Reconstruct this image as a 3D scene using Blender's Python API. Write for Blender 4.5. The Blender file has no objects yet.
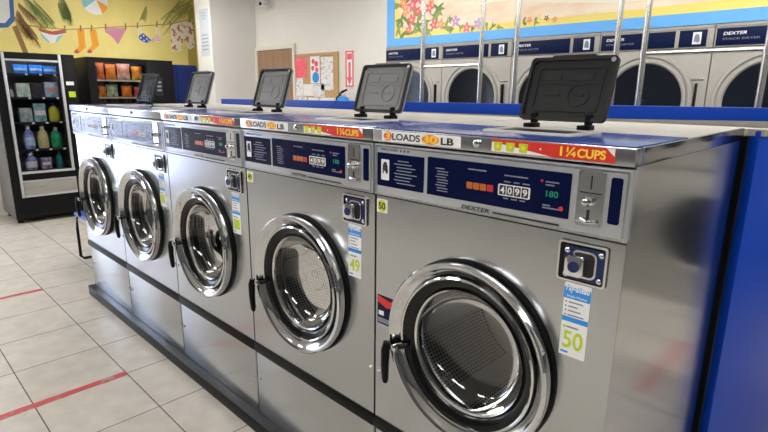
import bpy, bmesh, math, random
from mathutils import Vector, Matrix
random.seed(7)
sc = bpy.context.scene
COL = sc.collection
PI = math.pi

# ------------------------------------------------------------------ materials
def new_mat(name):
    m = bpy.data.materials.new(name); m.use_nodes = True
    nt = m.node_tree
    return m, nt, nt.nodes['Principled BSDF']

def plain(name, col, rough=.5, metal=0., spec=.5, coat=0., emit=None, estr=0.):
    m, nt, b = new_mat(name)
    b.inputs['Base Color'].default_value = (*col, 1)
    b.inputs['Roughness'].default_value = rough
    b.inputs['Metallic'].default_value = metal
    b.inputs['Specular IOR Level'].default_value = spec
    b.inputs['Coat Weight'].default_value = coat
    if emit:
        b.inputs['Emission Color'].default_value = (*emit, 1)
        b.inputs['Emission Strength'].default_value = estr
    return m

def noisy(name, c1, c2, scale=5., rough=.5, detail=3., stretch=(1, 1, 1), lo=.35, hi=.65, bump=0., metal=0., spec=.5):
    m, nt, b = new_mat(name)
    tc = nt.nodes.new('ShaderNodeTexCoord'); mp = nt.nodes.new('ShaderNodeMapping')
    mp.inputs['Scale'].default_value = stretch
    nt.links.new(tc.outputs['Object'], mp.inputs['Vector'])
    n = nt.nodes.new('ShaderNodeTexNoise'); n.inputs['Scale'].default_value = scale; n.inputs['Detail'].default_value = detail
    nt.links.new(mp.outputs['Vector'], n.inputs['Vector'])
    r = nt.nodes.new('ShaderNodeValToRGB')
    r.color_ramp.elements[0].position = lo; r.color_ramp.elements[1].position = hi
    r.color_ramp.elements[0].color = (*c1, 1); r.color_ramp.elements[1].color = (*c2, 1)
    nt.links.new(n.outputs['Fac'], r.inputs['Fac'])
    nt.links.new(r.outputs['Color'], b.inputs['Base Color'])
    b.inputs['Roughness'].default_value = rough; b.inputs['Metallic'].default_value = metal
    b.inputs['Specular IOR Level'].default_value = spec
    if bump:
        bp = nt.nodes.new('ShaderNodeBump'); bp.inputs['Strength'].default_value = bump; bp.inputs['Distance'].default_value = .002
        nt.links.new(n.outputs['Fac'], bp.inputs['Height']); nt.links.new(bp.outputs['Normal'], b.inputs['Normal'])
    return m

def brushed(name, col, rough, stretch, var=.06, bump=.05):
    """stainless sheet: fine directional grain modulating roughness, slight waviness"""
    m, nt, b = new_mat(name)
    b.inputs['Metallic'].default_value = 1; b.inputs['Base Color'].default_value = (*col, 1)
    tc = nt.nodes.new('ShaderNodeTexCoord'); mp = nt.nodes.new('ShaderNodeMapping')
    mp.inputs['Scale'].default_value = stretch
    nt.links.new(tc.outputs['Object'], mp.inputs['Vector'])
    n = nt.nodes.new('ShaderNodeTexNoise'); n.inputs['Scale'].default_value = 12; n.inputs['Detail'].default_value = 4
    nt.links.new(mp.outputs['Vector'], n.inputs['Vector'])
    mr = nt.nodes.new('ShaderNodeMapRange')
    mr.inputs['To Min'].default_value = rough - var; mr.inputs['To Max'].default_value = rough + var
    nt.links.new(n.outputs['Fac'], mr.inputs['Value']); nt.links.new(mr.outputs['Result'], b.inputs['Roughness'])
    n2 = nt.nodes.new('ShaderNodeTexNoise'); n2.inputs['Scale'].default_value = 3.0; n2.inputs['Detail'].default_value = 1
    nt.links.new(tc.outputs['Object'], n2.inputs['Vector'])
    ad = nt.nodes.new('ShaderNodeMath'); ad.operation = 'MULTIPLY_ADD'; ad.inputs[1].default_value = .02
    nt.links.new(n.outputs['Fac'], ad.inputs[0]); nt.links.new(n2.outputs['Fac'], ad.inputs[2])
    bp = nt.nodes.new('ShaderNodeBump'); bp.inputs['Strength'].default_value = bump; bp.inputs['Distance'].default_value = .02
    nt.links.new(ad.outputs[0], bp.inputs['Height']); nt.links.new(bp.outputs['Normal'], b.inputs['Normal'])
    return m

def glass(name, tint=(1, 1, 1), refl=.08, rough=0.0):
    m = bpy.data.materials.new(name); m.use_nodes = True; nt = m.node_tree
    nt.nodes.remove(nt.nodes['Principled BSDF'])
    out = nt.nodes['Material Output']
    t = nt.nodes.new('ShaderNodeBsdfTransparent'); t.inputs['Color'].default_value = (*tint, 1)
    g = nt.nodes.new('ShaderNodeBsdfGlossy'); g.inputs['Roughness'].default_value = rough
    lw = nt.nodes.new('ShaderNodeLayerWeight'); lw.inputs['Blend'].default_value = .25
    mr = nt.nodes.new('ShaderNodeMapRange'); mr.inputs['To Min'].default_value = refl; mr.inputs['To Max'].default_value = .7
    nt.links.new(lw.outputs['Fresnel'], mr.inputs['Value'])
    mx = nt.nodes.new('ShaderNodeMixShader')
    nt.links.new(mr.outputs['Result'], mx.inputs['Fac']); nt.links.new(t.outputs[0], mx.inputs[1]); nt.links.new(g.outputs[0], mx.inputs[2])
    nt.links.new(mx.outputs[0], out.inputs['Surface'])
    return m

def floor_mat():
    m, nt, b = new_mat('floor tile')
    tc = nt.nodes.new('ShaderNodeTexCoord'); mp = nt.nodes.new('ShaderNodeMapping')
    s = .429
    mp.inputs['Location'].default_value = (-1.772 + 0, .258, 0)
    nt.links.new(tc.outputs['Object'], mp.inputs['Vector'])
    br = nt.nodes.new('ShaderNodeTexBrick'); br.offset = 0; br.squash = 1
    br.inputs['Scale'].default_value = 1; br.inputs['Brick Width'].default_value = s; br.inputs['Row Height'].default_value = s
    br.inputs['Mortar Size'].default_value = .0032; br.inputs['Mortar Smooth'].default_value = .3; br.inputs['Bias'].default_value = 0
    br.inputs['Color1'].default_value = (.56, .515, .445, 1); br.inputs['Color2'].default_value = (.60, .555, .485, 1)
    br.inputs['Mortar'].default_value = (.10, .085, .07, 1)
    nt.links.new(mp.outputs['Vector'], br.inputs['Vector'])
    n = nt.nodes.new('ShaderNodeTexNoise'); n.inputs['Scale'].default_value = 9; n.inputs['Detail'].default_value = 8
    nt.links.new(tc.outputs['Object'], n.inputs['Vector'])
    mr = nt.nodes.new('ShaderNodeMapRange'); mr.inputs['From Min'].default_value = .3; mr.inputs['From Max'].default_value = .7
    mr.inputs['To Min'].default_value = .88; mr.inputs['To Max'].default_value = 1.08
    nt.links.new(n.outputs['Fac'], mr.inputs['Value'])
    mx = nt.nodes.new('ShaderNodeMix'); mx.data_type = 'RGBA'; mx.blend_type = 'MULTIPLY'; mx.inputs['Factor'].default_value = 1
    nt.links.new(br.outputs['Color'], mx.inputs['A']); nt.links.new(mr.outputs['Result'], mx.inputs['B'])
    nt.links.new(mx.outputs['Result'], b.inputs['Base Color'])
    mr2 = nt.nodes.new('ShaderNodeMapRange'); mr2.inputs['To Min'].default_value = .3; mr2.inputs['To Max'].default_value = .75
    nt.links.new(br.outputs['Fac'], mr2.inputs['Value']); nt.links.new(mr2.outputs['Result'], b.inputs['Roughness'])
    bp = nt.nodes.new('ShaderNodeBump'); bp.inputs['Strength'].default_value = .4; bp.inputs['Distance'].default_value = .003; bp.invert = True
    nt.links.new(br.outputs['Fac'], bp.inputs['Height']); nt.links.new(bp.outputs['Normal'], b.inputs['Normal'])
    return m

def drum_mat():
    """steel drum with rows of punched holes, laid out by angle and depth"""
    m, nt, b = new_mat('perforated drum steel')
    b.inputs['Metallic'].default_value = 1; b.inputs['Roughness'].default_value = .33
    tc = nt.nodes.new('ShaderNodeTexCoord')
    sp = nt.nodes.new('ShaderNodeSeparateXYZ'); nt.links.new(tc.outputs['Object'], sp.inputs[0])
    def mth(op, a, bb=None, c=None):
        n = nt.nodes.new('ShaderNodeMath'); n.operation = op
        for i, v in enumerate((a, bb, c)):
            if v is None: continue
            if isinstance(v, (int, float)): n.inputs[i].default_value = v
            else: nt.links.new(v, n.inputs[i])
        return n.outputs[0]
    dx = mth('SUBTRACT', sp.outputs['X'], DCX - .375); dz = mth('SUBTRACT', sp.outputs['Z'], DCZ - Z0)
    rad = mth('SQRT', mth('ADD', mth('MULTIPLY', dx, dx), mth('MULTIPLY', dz, dz)))
    ang = mth('ARCTAN2', dz, dx)
    def cell(u, v, thr):
        fu = mth('SUBTRACT', mth('FRACT', u), .5); fv = mth('SUBTRACT', mth('FRACT', v), .5)
        d = mth('SQRT', mth('ADD', mth('MULTIPLY', fu, fu), mth('MULTIPLY', fv, fv)))
        return mth('LESS_THAN', d, thr)
    rows = mth('MULTIPLY', sp.outputs['Y'], 72.)
    shell = cell(mth('MULTIPLY', ang, 138 / (2 * PI)), rows, .30)
    back = mth('LESS_THAN', mth('FRACT', mth('MULTIPLY', ang, 48 / (2 * PI))), .45)
    # panels of holes with plain bands between
    band = mth('GREATER_THAN', mth('FRACT', mth('MULTIPLY', ang, 6 / (2 * PI))), .28)
    shell = mth('MULTIPLY', shell, band)
    isback = mth('GREATER_THAN', sp.outputs['Y'], .50 - .475 - .006)
    inr = mth('MULTIPLY', mth('LESS_THAN', rad, .228), mth('GREATER_THAN', rad, .196))
    mask = mth('ADD', mth('MULTIPLY', shell, mth('SUBTRACT', 1., isback)), mth('MULTIPLY', mth('MULTIPLY', back, isback), inr))
    mx = nt.nodes.new('ShaderNodeMix'); mx.data_type = 'RGBA'
    mx.inputs['A'].default_value = (.42, .42, .41, 1); mx.inputs['B'].default_value = (.015, .015, .015, 1)
    nt.links.new(mask, mx.inputs['Factor']); nt.links.new(mx.outputs['Result'], b.inputs['Base Color'])
    nt.links.new(mth('MULTIPLY_ADD', mask, .5, .30), b.inputs['Roughness'])
    return m

# washer key numbers
Z0 = .070                       # underside of a washer, on the plinth
DCX, DCZ, DR = .362, .802, .262  # porthole centre and ring radius
W, NW, DEP, HT = .75, 5, .985, 1.396

M = {}
M['steel'] = brushed('brushed stainless front', (.50, .515, .535), .23, (.4, 30, 30))
M['steel_side'] = brushed('brushed stainless side', (.50, .51, .52), .13, (30, .6, 30), .04, .04)
M['steel_trim'] = plain('stainless trim', (.62, .62, .61), .27, 1)
M['chrome'] = plain('polished chrome', (.60, .61, .62), .06, 1)
M['chrome_soft'] = plain('satin chrome', (.74, .74, .73), .16, 1)
M['fascia'] = plain('grey fascia enamel', (.40, .415, .435), .28, .3)
M['navy'] = plain('navy printed panel', (.002, .005, .036), .12, 0, .22)
M['navy_dryer'] = plain('navy dryer panel', (.004, .009, .045), .35, 0, .15)
M['black'] = plain('black rubber', (.005, .005, .0055), .42, 0, .14)
M['black_gloss'] = plain('black gloss plastic', (.006, .006, .0065), .16, 0, .25)
M['lid'] = plain('charcoal moulded plastic', (.022, .0225, .023), .5, 0, .22)
M['white'] = plain('white print', (.80, .80, .80), .45)
M['ink'] = plain('black print', (.012, .012, .012), .5)
M['greyink'] = plain('pale grey print', (.20, .22, .29), .5)
M['blue_reflection'] = plain('painted blue reflection', (.022, .055, .26), .16, 0, .6)  # blue mirrored in the stainless top, put into the base colour
M['blue'] = plain('royal blue laminate', (.002, .052, .44), .35, 0, .2)
M['cap'] = noisy('grey laminate cap', (.36, .34, .30), (.43, .41, .37), 14, .8, 4, (1, 6, 1), spec=.15)
M['drum'] = drum_mat()
M['glass'] = glass('door glass', (.93, .95, .95), .05)
M['pane'] = glass('vending window glass', (.96, .97, .98), .02)
M['wglass'] = glass('window pane glass', (.97, .98, 1.), .03)
M['red'] = plain('red print', (.62, .030, .016), .4)
M['redsoft'] = plain('red pink print', (.75, .10, .12), .5)
M['orange'] = plain('orange print', (.85, .22, .03), .4)
M['yellow'] = plain('yellow print', (.90, .62, .05), .4)
M['lime'] = plain('lime print', (.48, .62, .02), .4)
M['lime_bright'] = plain('yellow lime print', (.60, .66, .03), .4)
M['sticker_blue'] = plain('cyan blue print', (.02, .27, .72), .4)
M['green_led'] = plain('green digits lit', (.0, .10, .05), .4, emit=(.05, .9, .45), estr=.06)
M['amber_led'] = plain('amber lamp lit', (.30, .085, .012), .4, emit=(1, .20, .02), estr=.06)
M['red_led'] = plain('red lamp lit', (.3, .01, .01), .4, emit=(1, .02, .03), estr=.06)
M['cream_plastic'] = plain('cream plastic rim', (.72, .70, .64), .35)
M['wall'] = noisy('cream wall paint', (.69, .665, .605), (.72, .695, .64), 3, .6, 5, bump=.05)
M['column'] = noisy('white column paint', (.72, .71, .68), (.76, .75, .72), 3, .5, 5, bump=.05)
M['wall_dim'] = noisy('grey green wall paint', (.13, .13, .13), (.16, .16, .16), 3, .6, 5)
M['ceiling'] = noisy('ceiling board', (.74, .73, .70), (.80, .79, .76), 40, .8, 6, bump=.1)
M['floor'] = floor_mat()
M['door'] = noisy('brown flush door', (.25, .15, .085), (.31, .19, .11), 4, .42, 4, (6, 6, .5))
M['jamb'] = plain('cream door frame', (.68, .63, .53), .4)
M['cork'] = noisy('cork', (.44, .27, .12), (.58, .38, .19), 60, .9, 6)
M['woodframe'] = plain('oak strip', (.50, .33, .15), .5)
M['dryer'] = noisy('warm grey dryer enamel', (.36, .34, .30), (.39, .37, .33), 4, .38, 2, spec=.4)
M['dryer_ring'] = plain('dryer door ring', (.36, .345, .31), .32, 0, .5)
M['dark_in'] = plain('dark dryer interior', (.012, .013, .016), .3)
M['pole'] = plain('chromed pole', (.80, .78, .73), .22, 1)
M['wire'] = plain('cart wire', (.55, .55, .55), .3, 1)
M['vend_black'] = plain('black vending cabinet', (.005, .005, .006), .4, 0, .2)
M['vend_side'] = plain('grey vending side', (.20, .19, .17), .5)
M['vend_frame'] = plain('pale grey aluminium', (.55, .56, .57), .35, .4)
M['shelf'] = plain('dark shelf', (.012, .012, .013), .4, 0, .2)
M['navy_cab'] = plain('deep navy enamel', (.003, .011, .075), .4, 0, .2)
M['chair_blue'] = plain('blue chair shell', (.02, .07, .36), .4)
M['alu'] = plain('brushed aluminium frame', (.45, .45, .45), .35, 1)
M['tape'] = noisy('worn red floor tape', (.36, .30, .25), (.55, .07, .07), 16, .5, 5, (1, 1, 1), .33, .42)
M['lamp'] = plain('lit diffuser', (.9, .9, .9), .5, emit=(1, .98, .955), estr=10)
M['lamp_small'] = plain('lit vending tube', (.9, .9, .9), .5, emit=(.86, .93, 1), estr=6)
M['asphalt'] = noisy('outdoor concrete', (.52, .53, .60), (.60, .61, .68), 5, .9)
M['my'] = noisy('mural yellow', (.73, .60, .18), (.80, .67, .235), 2.2, .55, 5)
M['my2'] = noisy('mural dune sand', (.80, .66, .42), (.86, .58, .36), 2.6, .55, 4, (.6, 1, 3))
M['sky_blue'] = plain('mural sky blue border', (.13, .42, .84), .5)
M['sun_yellow'] = plain('mural lemon yellow', (.88, .70, .17), .5)

# ------------------------------------------------------------------ builders
class MB:
    def __init__(s): s.bm = bmesh.new()
    def box(s, x0, x1, y0, y1, z0, z1):
        v = [s.bm.verts.new((x, y, z)) for x in (x0, x1) for y in (y0, y1) for z in (z0, z1)]
        for f in ((0, 1, 3, 2), (4, 6, 7, 5), (0, 4, 5, 1), (2, 3, 7, 6), (0, 2, 6, 4), (1, 5, 7, 3)):
            s.bm.faces.new([v[i] for i in f])
        return s
    def prism(s, pts, axis, a, b):
        """pts in the plane normal to axis: axis y -> (x,z), x -> (y,z), z -> (x,y)"""
        def mk(p, t):
            return {'y': (p[0], t, p[1]), 'x': (t, p[0], p[1]), 'z': (p[0], p[1], t)}[axis]
        A = [s.bm.verts.new(mk(p, a)) for p in pts]; B = [s.bm.verts.new(mk(p, b)) for p in pts]
        n = len(pts)
        s.bm.faces.new(A); s.bm.faces.new(B[::-1])
        for i in range(n): s.bm.faces.new((A[i], B[i], B[(i + 1) % n], A[(i + 1) % n]))
        return s
    def frame(s, outer, inner, axis, a, b):
        """closed border between two outlines of equal point count"""
        def mk(p, t):
            return {'y': (p[0], t, p[1]), 'x': (t, p[0], p[1]), 'z': (p[0], p[1], t)}[axis]
        n = len(outer)
        R = [[s.bm.verts.new(mk(p, t)) for p in o] for o, t in ((outer, a), (inner, a), (inner, b), (outer, b))]
        for k in range(4):
            P, Q = R[k], R[(k + 1) % 4]
            for i in range(n): s.bm.faces.new((P[i], P[(i + 1) % n], Q[(i + 1) % n], Q[i]))
        return s
    def tube(s, path, r, n=10, closed=False):
        P = [Vector(p) for p in path]; rings = []
        up0 = None
        for i, p in enumerate(P):
            if closed: t = P[(i + 1) % len(P)] - P[i - 1]
            else: t = P[min(i + 1, len(P) - 1)] - P[max(i - 1, 0)]
            t.normalize()
            if up0 is None:
                up0 = t.orthogonal().normalized()
            u = (up0 - t * up0.dot(t)); u = u.normalized() if u.length > 1e-5 else t.orthogonal().normalized()
            up0 = u; w = t.cross(u)
            rr = r[i] if isinstance(r, (list, tuple)) else r
            rings.append([s.bm.verts.new(p + (u * math.cos(2 * PI * k / n) + w * math.sin(2 * PI * k / n)) * rr) for k in range(n)])
        m = len(rings)
        for i in range(m if closed else m - 1):
            A, B = rings[i], rings[(i + 1) % m]
            for k in range(n): s.bm.faces.new((A[k], A[(k + 1) % n], B[(k + 1) % n], B[k]))
        if not closed:
            s.bm.faces.new(rings[0][::-1]); s.bm.faces.new(rings[-1])
        return s
    def lathe(s, prof, c, axis='y', n=64, cap0=False, cap1=False, loop=False):
        """prof: (radius, height along axis)"""
        rings = []
        for r, h in prof:
            ring = []
            for k in range(n):
                a = 2 * PI * k / n; ca, sa = r * math.cos(a), r * math.sin(a)
                ring.append(s.bm.verts.new((c[0] + ca, c[1] + h, c[2] + sa) if axis == 'y' else
                                           (c[0] + h, c[1] + ca, c[2] + sa) if axis == 'x' else (c[0] + ca, c[1] + sa, c[2] + h)))
            rings.append(ring)
        m = len(rings)
        for i in range(m if loop else m - 1):
            A, B = rings[i], rings[(i + 1) % m]
            for k in range(n): s.bm.faces.new((A[k], A[(k + 1) % n], B[(k + 1) % n], B[k]))
        if cap0: s.bm.faces.new(rings[0])
        if cap1: s.bm.faces.new(rings[-1])
        return s
    def xform(s, mat):
        bmesh.ops.transform(s.bm, matrix=mat, verts=s.bm.verts[:]); return s
    def build(s, name, mat, parent=None, off=(0, 0, 0), bevel=0, seg=2, smooth=True, ang=35):
        bm = s.bm
        bmesh.ops.recalc_face_normals(bm, faces=bm.faces[:])
        if bevel:
            es = [e for e in bm.edges if e.is_manifold and e.calc_face_angle(0) > .6]
            bmesh.ops.bevel(bm, geom=es, offset=bevel, segments=seg, profile=.6, affect='EDGES')
        for v in bm.verts: v.co -= Vector(off)
        me = bpy.data.meshes.new(name); bm.to_mesh(me); bm.free()
        me.materials.append(M[mat] if isinstance(mat, str) else mat)
        if smooth:
            me.shade_smooth(); me.set_sharp_from_angle(angle=math.radians(ang))
        o = bpy.data.objects.new(name, me); COL.objects.link(o)
        if parent: o.parent = parent
        return o

def rr(x0, x1, z0, z1, r, n=5):
    p = []
    for cx, cz, a0 in ((x1 - r, z1 - r, 0), (x0 + r, z1 - r, 90), (x0 + r, z0 + r, 180), (x1 - r, z0 + r, 270)):
        for k in range(n + 1):
            a = math.radians(a0 + 90 * k / n); p.append((cx + r * math.cos(a), cz + r * math.sin(a)))
    return p

def circ(cx, cz, r, n=20, rz=None):
    return [(cx + r * math.cos(2 * PI * k / n), cz + (rz or r) * math.sin(2 * PI * k / n)) for k in range(n)]

def text(name, body, x0, x1, z0, z1, y, mat, parent=None, off=(0, 0, 0), bold=.0, shear=0., deep=.0006):
    """lettering facing -y, stretched to fill the given rectangle"""
    cu = bpy.data.curves.new('t', 'FONT'); cu.body = body; cu.extrude = 1; cu.offset = bold; cu.shear = shear
    t = bpy.data.objects.new('t', cu); COL.objects.link(t)
    dg = bpy.context.evaluated_depsgraph_get()
    me = bpy.data.meshes.new_from_object(t.evaluated_get(dg))
    bpy.data.objects.remove(t); bpy.data.curves.remove(cu)
    xs = [v.co.x for v in me.vertices]; ys = [v.co.y for v in me.vertices]
    ax, bx_, ay, by = min(xs), max(xs), min(ys), max(ys)
    for v in me.vertices:
        u = (v.co.x - ax) / (bx_ - ax); w = (v.co.y - ay) / (by - ay); d = v.co.z
        v.co = Vector((x0 + u * (x1 - x0), y - deep * (d + 1) / 2 * 1.0, z0 + w * (z1 - z0))) - Vector(off)
    me.name = name; me.materials.clear(); me.materials.append(M[mat])
    o = bpy.data.objects.new(name, me); COL.objects.link(o)
    if parent: o.parent = parent
    return o

def tag(o, label, cat, group=None, kind=None):
    o['label'] = label; o['category'] = cat
    if group: o['group'] = group
    if kind: o['kind'] = kind
    return o

def thing(name, label, cat, loc, group=None):
    o = bpy.data.objects.new(name, None); COL.objects.link(o)
    o.location = loc; o.empty_display_size = .1
    return tag(o, label, cat, group)

def struct(o):
    o['kind'] = 'structure'; return o

def dup(root, loc, label):
    r = root.copy(); COL.objects.link(r); r.location = loc; r['label'] = label
    for ch in list(root.children):
        c = ch.copy(); COL.objects.link(c); c.parent = r
        for g in list(ch.children):
            d = g.copy(); COL.objects.link(d); d.parent = c
    return r

# ------------------------------------------------------------------ the room
XL, XR, YF, YB, ZC = -3.5, 7.0, -5.0, 3.0, 2.9
struct(MB().box(XL - .2, XR + .2, YF - .2, YB + 1.2, -.1, 0).build('floor', 'floor', smooth=False))
struct(MB().box(XL - .2, XR + .2, YF - .2, YB + 1.2, ZC, ZC + .1).build('ceiling', 'ceiling', smooth=False))
# left wall with a big shop window towards the front
WY0, WY1, WZ0, WZ1 = -2.25, -.50, .10, 2.45
b = MB()
b.box(XL - .15, XL, WY1, YB, 0, ZC); b.box(XL - .15, XL, YF, WY0, 0, ZC)
b.box(XL - .15, XL, WY0, WY1, 0, WZ0); b.box(XL - .15, XL, WY0, WY1, WZ1, ZC)
struct(b.build('wall_left', 'wall', smooth=False))
b = MB()
b.box(XL - .10, XL - .02, WY0, WY0 + .06, WZ0, WZ1); b.box(XL - .10, XL - .02, WY1 - .06, WY1, WZ0, WZ1)
b.box(XL - .10, XL - .02, WY0, WY1, WZ0, WZ0 + .06); b.box(XL - .10, XL - .02, WY0, WY1, WZ1 - .06, WZ1)
for k in range(1, 4):
    y = WY0 + (WY1 - WY0) * k / 4; b.box(XL - .10, XL - .02, y - .02, y + .02, WZ0 + .06, WZ1 - .06)
for z in (.85, 1.25, 1.65, 2.05):
    b.box(XL - .095, XL - .025, WY0 + .06, WY1 - .06, z - .018, z + .018)
win = struct(b.build('window_1', 'alu', smooth=False))
MB().box(XL - .064, XL - .058, WY0 + .06, WY1 - .06, WZ0 + .06, WZ1 - .06).build('pane', 'wglass', win, smooth=False)
struct(MB().box(-30, XL - .2, -25, 20, -.12, -.02).build('ground', 'asphalt', smooth=False))
# back wall: solid left of the dryers and above them
b = MB()
b.box(XL - .15, .111, YB, YB + .15, 0, ZC); b.box(.111, 6.181, YB, YB + .15, 1.962, ZC); b.box(6.181, XR, YB, YB + .15, 0, ZC)
b.box(.0, 6.28, YB + .95, YB + 1.05, 0, 2.2); b.box(.0, .111, YB + .15, YB + .95, 0, 2.2); b.box(6.181, 6.28, YB + .15, YB + .95, 0, 2.2)
struct(b.build('wall_back', 'wall', smooth=False))
struct(MB().box(XR, XR + .15, YF, YB, 0, ZC).build('wall_right', 'wall_dim', smooth=False))
struct(MB().box(XL, XR, YF - .15, YF, 0, ZC).build('wall_front', 'wall_dim', smooth=False))
# column at the back left corner of the aisle
struct(MB().box(-2.79, -2.38, 2.34, 3.0, 0, ZC).build('column', 'column', bevel=.006, smooth=False))
# brown door
b = MB(); b.frame([(-2.378, .002), (-1.47, .002), (-1.47, 2.085), (-2.378, 2.085)], [(-2.33, .004), (-1.515, .004), (-1.515, 2.035), (-2.33, 2.035)], 'y', 2.965, 2.9995)
d = struct(MB().box(-2.33, -1.515, 2.98, 3., 0.005, 2.035).build('door_1', 'door', smooth=False))
b.build('door_frame', 'jamb', d, smooth=False)
MB().lathe([(.012, 0), (.012, -.04), (.026, -.045), (.028, -.065), (.018, -.075)], (-2.26, 2.98, 1.0), 'y', 20, cap1=True).build('door_knob', 'chrome_soft', d)

# red floor tape on the grout lines, every fourth tile
for name, x, y0, y1, lab in (('floor_tape', 1.343, -.262, -.90, 'long worn red tape strip across floor tiles nearest the washers'),
                             ('floor_tape', -.373, -.262, -.85, 'far red tape strip on the floor in front of the farthest washer'),
                             ('floor_tape', 4.11, 1.55, 2.35, 'red tape strip mirrored in the side panel of the nearest washer')):
    b = MB(); n = 14; pts = []
    for k in range(n + 1):
        y = y0 + (y1 - y0) * k / n; pts.append((x - .022 + random.uniform(-.003, .003), y))
    for k in range(n, -1, -1):
        y = y0 + (y1 - y0) * k / n; pts.append((x + .022 + random.uniform(-.003, .003), y))
    tag(b.prism(pts, 'z', 0.0002, .0016).build(name, 'tape', smooth=False), lab, 'floor tape', 'red floor tapes')
b = MB(); pts = [(1.325, -.915), (1.362, -.915), (1.366, -1.25), (1.328, -1.26)]
tag(b.prism(pts, 'z', .0002, .0016).build('floor_tape', 'tape', smooth=False), 'short red tape piece at left edge of the photo, in line with the long strip', 'floor tape', 'red floor tapes')

# ceiling lights
lx = [(-2.0, -2.2), (-2.0, 1.4), (.6, -2.2), (.8, 1.75), (3.2, -2.2), (3.4, 1.75), (5.6, -2.2), (5.6, 1.2)]
nm = ['near the shop window', 'over the vending machines', 'over the aisle by the middle washers', 'above the first dryers', 'over the aisle by the nearest washer',
      'above the middle dryers', 'in the front right corner', 'at the right end']
cl0 = None
for (x, y), s in zip(lx, nm):
    lab = 'white fluorescent ceiling light ' + s
    if cl0 is None:
        cl0 = thing('ceiling_light', lab, 'ceiling light', (x, y, ZC), 'ceiling lights')
        MB().frame(rr(-.62, .62, -.31, .31, .01, 1), rr(-.58, .58, -.27, .27, .01, 1), 'z', -.03, -.001).build('light_frame', 'white', cl0)
        MB().box(-.58, .58, -.27, .27, -.02, -.004).build('diffuser', 'lamp', cl0)
    else: dup(cl0, (x, y, ZC), lab)

# ------------------------------------------------------------------ washers
OFF = (.375, .475, Z0)
def hole_panel(x0, x1, z0, z1, cx, cz, r, y, t=.004):
    angs = [2 * PI * k / 72 for k in range(72)]
    for px, pz in ((x0, z0), (x0, z1), (x1, z0), (x1, z1)): angs.append(math.atan2(pz - cz, px - cx) % (2 * PI))
    angs = sorted(angs); o, i = [], []
    for a in angs:
        ca, sa = math.cos(a), math.sin(a); ts = []
        if ca > 1e-9: ts.append((x1 - cx) / ca)
        if ca < -1e-9: ts.append((x0 - cx) / ca)
        if sa > 1e-9: ts.append((z1 - cz) / sa)
        if sa < -1e-9: ts.append((z0 - cz) / sa)
        k = min(ts); o.append((cx + ca * k, cz + sa * k)); i.append((cx + ca * r, cz + sa * r))
    return MB().frame(o, i, 'y', y, y + t)

def lid_x(mb, tilt, hy, hz):
    mb.xform(Matrix.Translation((0, hy, hz)) @ Matrix.Rotation(-tilt, 4, 'X') @ Matrix.Translation((0, -hy, -hz))); return mb

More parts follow.
